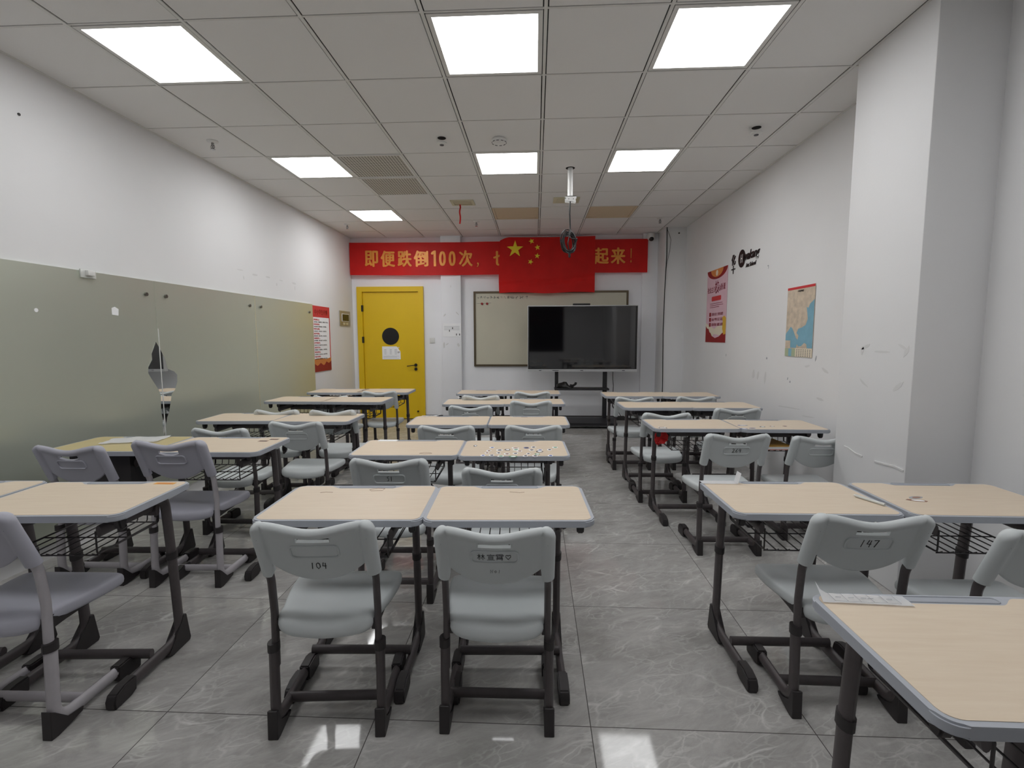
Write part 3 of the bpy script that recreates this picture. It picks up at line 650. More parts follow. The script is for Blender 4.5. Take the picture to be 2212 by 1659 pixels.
bm = nb(); prism(bm, [MPT(0, .885), MPT(.4, .885), MPT(.4, 1), MPT(0, 1)], 'x', RXF-.0008, RXF); prism(bm, [MPT(.14, .885), MPT(.26, .885), MPT(.26, 1), MPT(.14, 1)], 'x', RXF-.0012, RXF-.0006, 1); obj('inset_map', bm, ['pgreen', 'sea'], mp_, smooth=False)
bm = nb(); prism(bm, [MPT(.4, .88), MPT(1, .88), MPT(1, 1), MPT(.4, 1)], 'x', RXF-.0008, RXF)
for r in range(5):
    for c in range(7):
        a, b = .45+c*.078, .895+r*.022; prism(bm, [MPT(a, b), MPT(a+.035, b), MPT(a+.035, b+.009), MPT(a, b+.009)], 'x', RXF-.0013, RXF-.0006, 1)
obj('map_legend', bm, ['pcream', 'sdark'], mp_, smooth=False)
# wall logo lettering
t = thing('wall_lettering', 'black cut-out lettering and oval emblem high on the right wall', 'sign', (XR-.002, 5.2, 2.13))
bm = nb(); text_bm(bm, '化', .14, (-.002, .35, .03), Rr, U_, fit=(.11, .115), weight=.004, depth=.002); text_bm(bm, '十', .1, (-.002, .35, -.075), Rr, U_, fit=(.10, .09), weight=.003, depth=.002)
obj('chinese_character', bm, 'black', t, smooth=False)
bm = nb(); prism(bm, [(y*.085+.135, z*.092+.012) for y, z in disc(0, 0, 1, 36)], 'x', -.004, -.001); obj('oval_emblem', bm, 'black', t)
bm = nb(); text_bm(bm, 'H', .12, (-.0045, .135, .012), Rr, U_, fit=(.055, .085), shear=.2, depth=.0008); obj('emblem_letter', bm, 'wall', t, smooth=False)
bm = nb(); text_bm(bm, 'wakang', .09, (-.002, -.10, .012), Rr, U_, fit=(.36, .120), weight=.002, shear=.3, depth=.002); text_bm(bm, 'Art School', .05, (-.002, -.09, -.075), Rr, U_, fit=(.24, .042), weight=.001, shear=.3, depth=.002)
obj('latin_letters', bm, 'black', t, smooth=False)
# chipped plaster and scuffs
residue(wall_right, 'chipped_paint', [(4.743, 1.984, .014, .006, 0), (4.735, 1.97, .004, .014, 0), (5.668, 1.117, .006, .016, .3), (4.684, 1.123, .014, .014, .5), (3.882, 1.158, .008, .022, .2), (4.247, .941, .008, .010, 0), (4.29, .965, .006, .014, .4)], 'x', XR-.001, 'grey')
residue(wall_right, 'grey_scuffs', [(4.95, .95, .03, .05, .2), (4.85, .95, .02, .05, .3), (4.70, .94, .02, .06, .1), (3.75, 1.07, .05, .012, .4), (4.0, 1.09, .04, .01, -.2), (3.80, .85, .05, .012, .1), (4.25, .72, .22, .006, -.06), (3.95, .69, .12, .006, -.06)], 'x', XR-.0006)
residue(column, 'tape_residue', [(2.83, 1.27, .035, .010, -.4), (2.86, 1.25, .012, .03, .2), (2.70, 1.245, .075, .006, 0), (2.56, 1.275, .035, .008, .4), (2.53, 1.25, .012, .03, .5), (2.83, 1.065, .05, .008, .5), (2.57, 1.07, .045, .012, -.6)], 'x', 1.8492)
bm = nb(); pts = [(2.965, .672), (2.92, .668), (2.87, .655), (2.80, .650), (2.70, .648), (2.62, .652), (2.55, .660), (2.49, .652)]
for a, b in zip(pts[:-1:1], pts[1:]):
    if a[0] in (2.80,): continue
    prism(bm, [(a[0], a[1]-.004), (b[0], b[1]-.005), (b[0], b[1]+.005), (a[0], a[1]+.003)], 'x', 1.846, 1.851)
obj('paint_crack', bm, 'dirt', column, smooth=False)
bm = nb(); prism(bm, disc(2.06, 2.81, .012, 8), 'y', 7.292, 7.301); obj('wall_hole', bm, 'base', bpy.data.objects['wall_far_corner'])

# =================================================================== CEILING THINGS
def sprinkler(x, y, label):
    t = thing('fire_sprinkler', label, 'sprinkler', (x, y, ZC+.004), 0, 'ceiling sprinklers')
    bm = nb(); lathe(bm, [(.042, 0), (.042, -.004), (.03, -.012), (.018, -.013)]); obj('rosette', bm, 'white', t)
    bm = nb(); lathe(bm, [(.010, -.012), (.010, -.035), (.006, -.04), (.006, -.06)], n=12)
    for s_ in (-1, 1): tube(bm, [(s_*.010, 0, -.03), (s_*.016, 0, -.045), (s_*.004, 0, -.062)], .003, 6)
    lathe(bm, [(.018, -.062), (.018, -.065)], n=16); obj('sprinkler_head', bm, 'cap', t)
sprinkler(-2.585, 3.948, 'pendent fire sprinkler near the left wall, nearer one'); sprinkler(-2.618, 6.839, 'pendent fire sprinkler near the left wall, farther one')
sprinkler(-.808, 6.785, 'pendent fire sprinkler on the ceiling just left of the red flag'); sprinkler(1.652, 6.751, 'pendent fire sprinkler on the ceiling before the far right corner')
def detector(x, y, label, r, hang, nm):
    t = thing(nm, label, 'detector', (x, y, ZC+.004))
    if hang:
        bm = nb(); prism(bm, disc(0, 0, r*.8, 20), 'z', -.001, .006); obj('ceiling_hole', bm, 'gap', t)
    bm = nb(); h = hang
    lathe(bm, [(r*.85, -h), (r, -h-.012), (r*.95, -h-.028), (r*.5, -h-.038)] if not hang else [(r*.5, -h), (r, -h-.008), (r, -h-.016), (r*.6, -h-.024)], n=28); obj('housing', bm, 'white', t)
    bm = nb()
    if hang: lathe(bm, [(r*.42, -h-.023), (r*.38, -h-.028)], n=20)
    else:
        for k in range(10):
            a0 = 2*PI*k/10
            sweep(bm, [(r*.93*math.cos(a0+q*.12), r*.93*math.sin(a0+q*.12), -.030) for q in range(4)], .003, .002, side=(0, 0, 1), n=5)
    obj('sensor', bm, 'sdark', t)
detector(-.744, 3.99, 'small white round detector left of centre, hanging below a dark ceiling hole', .042, .028, 'occupancy_detector')
detector(1.662, 3.93, 'small white round detector on the right of the ceiling, below a dark hole', .042, .028, 'occupancy_detector')
detector(-.292, 4.03, 'white smoke detector just in front of the middle ceiling light', .062, 0, 'smoke_detector')
# two beige ceiling outlets
t = thing('ceiling_vent', 'small cream louvred ceiling vent with a red ribbon tied to it', 'vent', (-.852, 5.83, ZC+.004))
bm = nb(); h, k, r, q = .135, .105, .105, .07
for a in ((-h, h, -k, -q), (-h, h, q, k), (-h, -r, -q, q), (r, h, -q, q)): box(bm, *a, -.012, 0)
obj('frame', bm, 'cream', t, smooth=False)
bm = nb()
for y in (-.045, -.015, .015, .045): box(bm, -r, r, y-.010, y+.008, -.009, -.004)
obj('louvres', bm, 'cream', t, smooth=False)
bm = nb(); box(bm, -r, r, -q, q, -.002, 0); obj('dark_back', bm, 'sbrown', t, smooth=False)
bm = nb(); n = 14
for s_ in (0, .0012):
    g = [[bm.verts.new((-.892+dx+.004*math.sin(k*.8), 5.875+.008*math.sin(k*1.1)+s_, 2.882-k*.0158)) for dx in (-.009, .009)] for k in range(n+1)]
    for k in range(n): bm.faces.new((g[k][0], g[k][1], g[k+1][1], g[k+1][0]))
tag(obj('red_ribbon', bm, 'rbn'), 'narrow red ribbon dangling from the cream ceiling vent', 'ribbon')
t = thing('ceiling_vent', 'small cream blank ceiling plate behind the projector pole', 'vent', (.35, 5.80, ZC+.004))
bm = bbox(-.15, .15, -.115, .115, -.008, 0, .003); obj('plate', bm, 'cream', t)
bm = bbox(-.11, .11, -.08, .08, -.012, -.006, .003); obj('cover', bm, 'cream', t)
# projector pole with bracket
t = thing('projector_mount', 'white projector pole with an empty bracket hanging from the ceiling', 'projector mount', (.321, 4.739, ZC+.004))
bm = nb(); prism(bm, disc(0, 0, .043, 24), 'z', -.001, .002); obj('ceiling_hole', bm, 'gap', t)
bm = nb(); lathe(bm, [(.024, .0), (.024, -.27)], n=20); obj('pole', bm, 'white', t)
bm = nb(); prism(bm, [(-.046, -.262), (.056, -.262), (.056, -.285), (.048, -.29), (.052, -.325), (.02, -.312), (-.046, -.305), (-.040, -.285)], 'y', -.045, -.040)
box(bm, -.046, .056, -.045, .045, -.268, -.262); prism(bm, [(-.046, -.262), (.056, -.262), (.052, -.31), (-.046, -.30)], 'y', .040, .045); obj('bracket', bm, 'white', t, smooth=False)
bm = nb()
for x in (-.015, .028): prism(bm, disc(x, -.290, .004, 10), 'y', -.047, -.044)
obj('bracket_hole', bm, 'sdark', t)
bm = nb(); random.seed(11)
tube(bm, fillet([(.322, 4.739, 2.60), (.318, 4.735, 2.48), (.325, 4.738, 2.34)], .1), .007, 8)
for q in range(7):
    cx_, cz_ = .318+random.uniform(-.02, .02), 2.222+random.uniform(-.015, .015); rx, rz = .05+.014*q/7+random.uniform(-.008, .010), .092+random.uniform(-.012, .014); ph = random.uniform(-.35, .35); yy = 4.715+.007*q
    tube(bm, [(cx_+rx*math.cos(a)*math.cos(ph)-rz*math.sin(a)*math.sin(ph), yy+.012*math.sin(a+q), cz_+rx*math.cos(a)*math.sin(ph)+rz*math.sin(a)*math.cos(ph)) for a in [2*PI*k/22 for k in range(22)]], .0055, 6, closed=True)
tube(bm, fillet([(.325, 4.70, 2.34), (.30, 4.70, 2.26), (.36, 4.70, 2.24), (.39, 4.705, 2.25), (.375, 4.71, 2.20)], .03), .005, 6)
tube(bm, fillet([(.33, 4.72, 2.33), (.30, 4.70, 2.2), (.318, 4.715, 2.12), (.318, 4.715, 2.085)], .04), .006, 6)
lathe(bm, [(.011, 0), (.011, -.03), (.007, -.034)], c=(.318, 4.715, 2.108), n=10)
tag(obj('cable_coil', bm, 'black'), 'coiled black cable bundle hanging below the projector bracket', 'cable')

# =================================================================== DESKS
DH = .700
def desk_profile(y1):     # wood surface with the scooped far edge
    X, Y0, Yf, r = .288, -.188, .190, .028
    out = rrect(-X, X, Y0, Yf, r, 6)
    top_r = [p for p in out[:7]]; top_l = [p for p in out[7:14]]; rest = out[14:]
    wave = []
    for k in range(9):
        t = k/8; s = t*t*(3-2*t); wave.append((.160-.050*t, Yf-.030*s))
    wl = [(-x, y) for x, y in wave[::-1]]
    return top_r+wave+wl+top_l+rest
def make_desk(name, wood, boxed=False):
    t = thing(name, '', 'desk')
    bm = nb(); prism(bm, rrect(-.300, .300, -.200, .200, .036, 7), 'z', DH-.024, DH-.001)
    bmesh.ops.bevel(bm, geom=[e for e in bm.edges if abs(e.verts[0].co.z-e.verts[1].co.z) < 1e-6], offset=.004, segments=2, affect='EDGES')
    obj('edge_band', bm, 'band', t)
    bm = nb(); prism(bm, desk_profile(0), 'z', DH-.004, DH); obj('desktop', bm, wood, t, smooth=False)
    bm = nb(); sweep(bm, [(x, y, DH-.001) for x, y in rrect(-.118, .118, .168, .192, .011, 5)], .0022, .0018, side=(0, 0, 1), n=6, closed=True)
    prism(bm, rrect(-.118, .118, .168, .192, .011, 5), 'z', DH-.002, DH-.0006); obj('pen_groove', bm, 'tray', t)
    for s in (-1, 1):
        x = s*.200
        path = fillet([(x, -.10, .652), (x, .165, .652), (x, .185, .40), (x, .203, .036), (x, -.10, .036)], [.065, .01, .085], 7)
        up_ = [p for p in path if p.z > .405 ]; 
        bm = nb(); sweep(bm, path, .0155, .0225, n=12); L_ = obj('leg', bm, 'metal', t)
        bm = nb(); sweep(bm, [(x, .1835, .415), (x, .1842, .41), (x, .1855, .390), (x, .186, .385)], .0195, .0265, n=12); obj('leg_collar', bm, 'rubber', L_)
        bm = nb(); prism(bm, [(.238, 0), (.246, .012), (.226, .125), (.205, .13), (.19, .10), (.12, .026), (.10, .012), (.13, 0)], 'x', x-.018, x+.018)
        bmesh.ops.bevel(bm, geom=bm.edges[:], offset=.003, segments=1, affect='EDGES'); obj('heel_boot', bm, 'rubber', L_)
        bm = nb(); prism(bm, [(-.075, .008), (-.07, .060), (-.125, .062), (-.168, .050), (-.180, .028), (-.178, 0), (-.10, 0)], 'x', x-.0195, x+.0195)
        bmesh.ops.bevel(bm, geom=bm.edges[:], offset=.005, segments=2, affect='EDGES'); obj('toe_cap', bm, 'rubber', L_)
        bm = nb(); xi = s*.176
        sweep(bm, [(xi, -.135, .622), (xi, .12, .622)], .010, .021, n=12, mi=0); obj('side_rail', bm, 'metal', t)
        bm = nb(); prism(bm, [(-.155, .675), (-.115, .675), (-.12, .645), (-.13, .632), (-.145, .632), (-.152, .645)], 'x', s*.255-.012, s*.255+.012)
        bmesh.ops.bevel(bm, geom=bm.edges[:], offset=.004, segments=2, affect='EDGES'); obj('bag_hook', bm, 'rubber', t)
    bm = nb(); sweep(bm, [(-.20, .035, .070), (.20, .035, .070)], .019, .013, side=(0, 0, 1), n=12); obj('foot_crossbar', bm, 'metal', t)
    bm = nb(); sweep(bm, [(-.195, .13, .606), (.195, .13, .606)], .024, .012, side=(0, 0, 1), n=12); obj('under_crossbar', bm, 'metal', t)
    bm = nb(); prism(bm, [(.045*math.cos(a), .676-.052*math.sin(a)) for a in [PI*k/12 for k in range(13)]], 'y', .112, .122); obj('centre_bracket', bm, 'rubber', t)
    if boxed:
        bm = nb(); box(bm, -.165, .165, -.16, -.155, .500, .672); box(bm, -.165, .165, -.155, .105, .500, .505); box(bm, -.165, -.16, -.155, .105, .505, .672); box(bm, .16, .165, -.155, .105, .505, .672)
        obj('storage_box', bm, 'rubber', t, smooth=False)
    else:
        bm = nb(); xs = [-.16+k*.04 for k in range(9)]; zb, zt = .545, .672
        for x in xs: tube(bm, fillet([(x, .185, zt), (x, .170, zb), (x, -.135, zb-.006), (x, -.150, zb+.004)], .012, 3), .0024, 5, side=(1, 0, 0))
        for y, z in ((.178, .635), (.165, zb-.002), (.02, zb-.006), (-.13, zb-.009)): tube(bm, [(-.165, y, z), (.165, y, z)], .0026, 5, side=(0, 0, 1))
        for s in (-1, 1): tube(bm, fillet([(s*.165, -.135, .622), (s*.165, -.135, zb-.004), (s*.165, .17, zb-.004), (s*.165, .185, zt)], .012, 3), .0032, 6, side=(1, 0, 0))
        obj('wire_basket', bm, 'wire', t, smooth=True)
    return t
desk0 = make_desk('student_desk', 'wood'); desk1 = make_desk('student_desk', 'oldwood', True)
def snap(o): KIDS[o.name] = list(o.children); [snap(c) for c in o.children]
bpy.context.view_layer.update(); snap(desk0); snap(desk1)
COLN = {'C': 'middle', 'L': 'left', 'R': 'right'}; ORD = {0: 'very nearest', 1: 'first', 2: 'second', 3: 'third', 4: 'fourth', 5: 'fifth'}
desks = { # x, y, rotation, height offset
 'C1L': (-.700, 1.798, .040, 0), 'C1R': (-.100, 1.818, .040, 0), 'C2L': (-.716, 2.724, .030, 0), 'C2R': (-.120, 2.728, .033, 0), 'C3L': (-.645, 3.634, .022, 0), 'C3R': (-.055, 3.650, .022, 0),
 'C4L': (-.590, 4.715, .03, 0), 'C4R': (-.022, 4.745, .03, 0), 'C5L': (-.590, 5.560, 0, 0), 'C5R': (-.020, 5.560, 0, 0),
 'L1L': (-2.335, 1.705, .05, .03), 'L1R': (-1.727, 1.718, .06, .03), 'L2L': (-2.375, 2.650, .04, .025), 'L2R': (-1.778, 2.652, .03, .025), 'L3L': (-2.300, 3.745, .06, 0), 'L3R': (-1.705, 3.740, .0, 0),
 'L4L': (-2.275, 4.640, .0, .03), 'L4R': (-1.725, 4.630, -.02, .03), 'L5L': (-2.215, 5.385, .01, .03), 'L5R': (-1.690, 5.410, .02, .03),
 'R0L': (.945, .940, .0, .022), 'R1L': (1.012, 1.923, .013, 0), 'R1R': (1.635, 1.925, .0, 0), 'R2L': (1.112, 3.542, .02, 0), 'R2R': (1.700, 3.535, -.015, 0),
 'R3L': (1.052, 4.365, .03, .025), 'R3R': (1.625, 4.365, .01, .025), 'R4L': (1.015, 5.215, .01, .02), 'R4R': (1.590, 5.215, .02, .02)}
extra = {'C2R': 'covered with small stickers', 'L2L': 'yellowed, with a black storage box', 'L1R': 'with an orange far-corner sticker', 'R0L': 'cut off by the lower right picture corner', 'R1R': 'with a torn grey sticker', 'R2L': 'with a red cloth flower underneath', 'R2R': 'with blue stickers, beyond the column', 'L2R': 'with two dark edge stickers', 'R1L': 'with a white corner card'}
DO = {}
def upper(o): return o.name.split('.')[0] in ('edge_band', 'desktop', 'pen_groove', 'bag_hook', 'side_rail', 'under_crossbar', 'centre_bracket', 'wire_basket', 'storage_box')
for k, (x, y, rz, dz) in desks.items():
    if k == 'C1L': o = desk0
    elif k == 'L2L': o = desk1
    else: o = copy_tree(desk0)
    o.location = (x, y, 0); o.rotation_euler = (0, 0, rz)
    if dz: o.scale = (1, 1, (DH+dz)/DH)
    side = {'L': 'left', 'R': 'right'}[k[2]]
    pos = '%s one of %s pair, %s column' % (side, ORD[int(k[1])], COLN[k[0]])
    lab = 'pale wood desk cut off by the lower right picture corner' if k == 'R0L' else 'pale wood desk %s, %s' % (extra[k], pos) if k in extra else 'pale wood desk, %s, counting from the camera' % pos
    tag(o, lab, 'desk', 'student desks in three columns'); DO[k] = o

# =================================================================== CHAIRS
BT = V((0, -.37, .929)); BN = V((0, -.929, -.37)); BO = V((0, .004, .548))   # backrest plane
def bpt(x, s, wv): return BO + BT*s + BN*wv + V((x, 0, 0))
def bcurve(x): return .004-.016*(x/.19)**2
def backrest(smile):
    bm = nb(); xs = [0, .015, .03, .045, .052, .06, .08, .10, .12, .135, .146, .150, .154, .160, .168, .176, .183, .188, .1905, .1915]
    xs = [-x for x in xs[:0:-1]]+xs
    def ztop(x):
        a = abs(x); z = .192+.024*(1-math.cos(PI*min(a, .15)/.15))/2
        if a > .150: z = .216-.045*(1-math.sqrt(max(0, 1-((a-.150)/.0416)**2)))
        return z
    def zbot(x):
        a = abs(x)
        return -.018+.062*(a/.146)**2.2 if a <= .1461 else (.008 if a < .1535 else 0.0)
    def thick(x, s):
        a = abs(x); T = .0065
        d = ztop(x)-s
        if d < .036: T = max(T, .015*math.sqrt(max(0, 1-((d-.014)/.022)**2)))
        u = (a-.169)/.0226
        if abs(u) < 1: T = max(T if a < .150 else 0, .0195*math.sqrt(1-u*u))
        if a >= .1914: T = 0
        if d < .014: T *= math.sqrt(max(0, 1-((.014-d)/.014)**2))
        db = s-zbot(x)
        if db < .008: T *= math.sqrt(max(0, 1-((.008-db)/.008)**2)) if a < .15 else 1
        return T
    tA = [0, .02, .05, .1, .2, .35, .5, .65, .8, .92, 1]; tC = [0, .15, .3, .5, .65, .78, .88, .95, 1]
    def rows_(x):
        st = .163; sb = st-.017-(.012*max(0, 1-(x/.052)**2) if smile else 0)
        if abs(x) > .155: st = min(st, ztop(x)-.012); sb = min(sb, st-.014)
        zb, zt = zbot(x), ztop(x)
        return [zb+(sb-zb)*t for t in tA]+[st+(zt-st)*t for t in tC], len(tA)-1
    G = []; 
    for sgn in (1, -1):
        g = []
        for x in xs:
            rr, kb = rows_(x)
            g.append([bm.verts.new(bpt(x, s, bcurve(x)+sgn*thick(x, s))) for s in rr])
        G.append(g)
    n, m = len(xs), len(G[0][0])
    for side, g in enumerate(G):
        for i in range(n-1):
            for j in range(m-1):
                if j == kb and abs(xs[i]) <= .0521 and abs(xs[i+1]) <= .0521: continue
                q = (g[i][j], g[i+1][j], g[i+1][j+1], g[i][j+1]); bm.faces.new(q if side == 0 else q[::-1])
    a, b = G
    for i in range(n-1):
        for j in (0, m-1): bm.faces.new((a[i][j], a[i+1][j], b[i+1][j], b[i][j]))
        if abs(xs[i]) <= .0521 and abs(xs[i+1]) <= .0521:
            for j in (kb, kb+1): bm.faces.new((a[i][j], a[i+1][j], b[i+1][j], b[i][j]))
    for i in range(n):
        if abs(abs(xs[i])-.052) < 1e-6: bm.faces.new((a[i][kb], a[i][kb+1], b[i][kb+1], b[i][kb]))
        if i in (0, n-1):
            for j in range(m-1): bm.faces.new((a[i][j], a[i][j+1], b[i][j+1], b[i][j]))
    bmesh.ops.remove_doubles(bm, verts=bm.verts[:], dist=.00002)
    bmesh.ops.dissolve_degenerate(bm, edges=bm.edges[:], dist=.00001)
    return bm
def seat_bm():
    # outline, rear (-y) narrower, front wide
    pts = []
    ctrl = [(0, -.012), (.08, -.006), (.125, .004), (.152, .022), (.163, .05), (.168, .10), (.182, .17), (.194, .25), (.198, .32), (.192, .362), (.168, .385), (.11, .392), (0, .394)]
    # smooth by Catmull-Rom
    C = ctrl+[(-x, y) for x, y in ctrl[-2:0:-1]]; n = len(C)
    for i in range(n):
        p0, p1, p2, p3 = C[i-1], C[i], C[(i+1) % n], C[(i+2) % n]
        for k in range(4):
            t = k/4
            pts.append(tuple(.5*(2*p1[d]+(p2[d]-p0[d])*t+(2*p0[d]-5*p1[d]+4*p2[d]-p3[d])*t*t+(3*p1[d]-p0[d]-3*p2[d]+p3[d])*t**3) for d in (0, 1)))
    c = (0, .19); zt, zb = .412, .366
    def zz(x, y, base, r):
        z = base
        z -= .010*math.exp(-((x/.12)**2+((y-.17)/.12)**2))          # dished middle
        z -= .020*max(0, (.055-y)/.06)**1.5 if y < .055 else 0        # rear waterfall
        z -= .012*max(0, (y-.34)/.05)**1.5 if y > .34 else 0
        return z
    bm = nb(); rings = []
    prof = [(.90, zb), (.965, zb+.002), (.99, zb+.010), (1.0, zb+.022), (.995, zt-.012), (.975, zt-.004), (.94, zt-.0005), (.85, zt), (.70, zt), (.5, zt), (.28, zt)]
    for s, z in prof: rings.append([bm.verts.new((c[0]+(x-c[0])*s, c[1]+(y-c[1])*s, zz(c[0]+(x-c[0])*s, c[1]+(y-c[1])*s, z, s))) for x, y in pts])
    N = len(pts)
    for a, b in zip(rings, rings[1:]):
        for k in range(N): bm.faces.new((a[k], a[(k+1) % N], b[(k+1) % N], b[k]))
    ctr = bm.verts.new((c[0], c[1], zz(c[0], c[1], zt, 0)))
    for k in range(N): bm.faces.new((rings[-1][k], rings[-1][(k+1) % N], ctr))
    bm.faces.new(rings[0][::-1])
    return bm
def make_chair(grey):
    plastic = 'seatb' if grey else 'seat'; legm = 'lightleg' if grey else 'metal'
    t = thing('student_chair', '', 'chair')
    obj('seat', seat_bm(), plastic, t, angle=60)
    b_ = obj('backrest', backrest(grey), plastic, t, angle=60)
    bm = nb(); sweep(bm, [bpt(x, s+.085, bcurve(x)+.0068) for x, s in rrect(-.074, .074, 0, .048, .014, 5)], .0050, .0032, side=tuple(BN), n=8, closed=True); obj('label_frame', bm, plastic, b_)
    for s in (-1, 1):
        bm = nb(); sweep(bm, [bpt(s*.166, .160, bcurve(.166)+.0185), bpt(s*.184, .160, bcurve(.184)+.0125)], .0012, .0014, side=tuple(BT), n=6); obj('sleeve_slit', bm, 'black', b_)
        x = s*.176
        bm = nb(); sweep(bm, fillet([(x, .030, .305), (x, .020, .042), (x, .33, .042)], .062, 8), .0150, .0215, n=12); L_ = obj('leg', bm, legm, t)
        bm = nb(); sweep(bm, [(x, .0296, .292), (x, .030, .296), (x, .0305, .318), (x, .0306, .322)], .0185, .0255, n=12); obj('leg_collar', bm, 'rubber', L_)
        bm = nb(); prism(bm, [(-.010, 0), (.014, 0), (.105, .016), (.112, .03), (.09, .034), (.05, .04), (.012, .085), (-.006, .10)] if grey else [(-.010, 0), (.008, 0), (.09, .014), (.10, .024), (.06, .028), (.02, .05), (.008, .095), (-.006, .10)], 'x', x-.017, x+.017)
        bmesh.ops.bevel(bm, geom=bm.edges[:], offset=.002, segments=1, affect='EDGES'); obj('heel_boot', bm, 'rubber', L_)
        bm = nb(); prism(bm, [(.255, .014), (.26, .068), (.33, .070), (.362, .058), (.370, .03), (.366, 0), (.29, 0)], 'x', x-.019, x+.019)
        bmesh.ops.bevel(bm, geom=bm.edges[:], offset=.005, segments=2, affect='EDGES'); obj('toe_cap', bm, 'rubber', L_)
        bm = nb(); xp = s*.170
        pth = fillet([(xp, .031, .22), (xp, .036, .405), (xp, .0235, .525), (xp, -.0425, .685)], [.08, .10], 6); sweep(bm, pth, .0115, .0165, n=12); obj('back_post', bm, legm, t)
        bm = nb(); prism(bm, [(.025, .360), (.03, .395), (.10, .392), (.35, .385), (.36, .372), (.33, .362), (.12, .352), (.05, .345)], 'x', s*.158-.007, s*.158+.007); obj('seat_bracket', bm, 'rubber', t, smooth=False)
    bm = nb(); sweep(bm, [(-.176, .13, .046), (.176, .13, .046)], .019, .012, side=(0, 0, 1), n=12); obj('crossbar', bm, legm, t)
    return t
chairD = make_chair(False); chairG = make_chair(True)
bpy.context.view_layer.update(); snap(chairD); snap(chairG)
UP = ('seat', 'backrest', 'back_post', 'seat_bracket')
# x, y of the rear feet, rotation, height offset of seat and back
chairs = {
 'C1L': (-.692, 1.478, .08, .018, 0), 'C1R': (-.128, 1.515, .01, -.005, 0), 'C2L': (-.702, 2.305, .02, .005, 0), 'C2R': (-.158, 2.290, .02, -.030, 0),
 'C3L': (-.590, 3.200, .02, 0, 0), 'C3R': (-.014, 3.235, .03, .0, 0), 'C4L': (-.560, 4.180, .01, -.005, 0), 'C4R': (-.041, 4.400, .03, .01, 0), 'C5L': (-.548, 4.880, .01, 0, 0), 'C5R': (-.035, 5.140, .03, .01, 0),
 'L1R': (-1.790, 1.424, .02, .050, 1), 'L2L': (-2.405, 2.412, .0, .030, 1), 'L2R': (-1.866, 2.407, .04, .062, 1), 'L3L': (-2.055, 3.090, .0, -.005, 0), 'L3R': (-1.650, 3.290, .02, .005, 0),
 'L4L': (-2.130, 3.930, .01, -.01, 0), 'L4R': (-1.650, 3.900, .05, -.005, 0), 'L5L': (-2.090, 4.900, 0, -.01, 0), 'L5R': (-1.700, 5.240, .1, 0, 0),
 'R1L': (1.088, 1.632, -.01, .008, 0), 'R1R': (1.580, 1.535, .02, .005, 0), 'R2L': (1.178, 2.915, .02, .015, 0), 'R2R': (1.805, 3.160, .0, -.045, 0), 'R3L': (1.020, 3.860, .02, -.01, 0), 'R3R': (1.640, 4.060, .02, 0, 0), 'R4L': (.965, 4.820, .02, -.005, 0), 'R4R': (1.560, 4.840, .02, 0, 0)}
ctext = {'C1L': 'number 104 in black marker below the empty frame', 'C1R': 'handwriting with a heart in its label frame', 'C2L': 'number 51 in its label frame', 'L1R': 'light grey legs, cut off by the left picture edge', 'L2L': 'light grey legs, standing against the frosted mirror', 'L2R': 'light grey legs and scooped hand hole, beside the aisle', 'R1L': 'number 147 in its label frame', 'R1R': 'partly cut off by the right picture edge', 'R2L': 'number 264 in its label frame', 'R2R': 'half hidden behind the white column'}
CO = {}; usedD = usedG = False
for k, (x, y, rz, dz, g) in chairs.items():
    if g: o = chairG if not usedG else copy_tree(chairG); usedG = True
    else: o = chairD if not usedD else copy_tree(chairD); usedD = True
    CO[k] = (o, dz); o.location = (x, y, 0); o.rotation_euler = (0, 0, rz)
    side = {'L': 'left', 'R': 'right'}[k[2]]
    pos = '%s one of %s pair, %s column' % (side, ORD[int(k[1])], COLN[k[0]])
    tag(o, ('grey plastic chair, %s' % ctext[k]) if k in ctext else 'grey plastic chair, %s, counting from the camera' % pos, 'chair', 'student chairs behind the desks')
bpy.context.view_layer.update()
for k, (o, dz) in CO.items():
    for c in o.children:
        n_ = c.name.split('.')[0]
        if n_ in UP: c.location.z += dz
        if n_ in ('seat', 'seat_bracket'):
            c.location.z -= .015 + (.027 if chairs[k][4] else 0); c.scale.y = .88 if chairs[k][4] else .91
# handwriting on the chair backs
DIG = {'0': [[(.5, 1), (.15, .8), (.1, .3), (.45, 0), (.85, .3), (.8, .8), (.5, 1)]], '1': [[(.6, 1), (.4, 0)]], '2': [[(.1, .8), (.5, 1), (.85, .75), (.5, .35), (.05, .02), (.95, .08)]], '4': [[(.35, 1), (.1, .45), (.9, .45)], [(.75, .95), (.65, 0)]],
       '5': [[(.9, 1), (.3, .95), (.25, .6), (.75, .55), (.7, .15), (.2, 0)]], '6': [[(.8, 1), (.3, .6), (.15, .2), (.5, 0), (.8, .25), (.5, .5), (.2, .3)]], '7': [[(.05, .95), (.9, 1), (.4, 0)]], '9': [[(.8, .7), (.4, .5), (.2, .8), (.5, 1), (.8, .8), (.7, 0)]],
       'N': [[(.05, 0), (.15, 1), (.75, .05), (.9, 1)]], 'O': [[(.5, .8), (.2, .5), (.4, .1), (.8, .3), (.75, .65), (.5, .8)]], '.': [[(.4, 0), (.5, .08)]],
       'h': [[(.5, 0), (.05, .55), (.1, .9), (.35, .95), (.5, .7), (.65, .95), (.92, .9), (.95, .55), (.5, 0)]]}
def write_back(chair, name, txt, x0, s0, h, wd, r=.0011, m='ink'):
    o, dz = CO[chair]; b_ = [c for c in o.children if c.name.startswith('backrest')][0]
    bm = nb()
    for i, ch in enumerate(txt):
        for st in DIG[ch]: tube(bm, [bpt(x0+(i+p[0]*.8)*wd, s0+p[1]*h, bcurve(x0+i*wd)+.0069) for p in st], r, 5)
    obj(name, bm, m, b_)
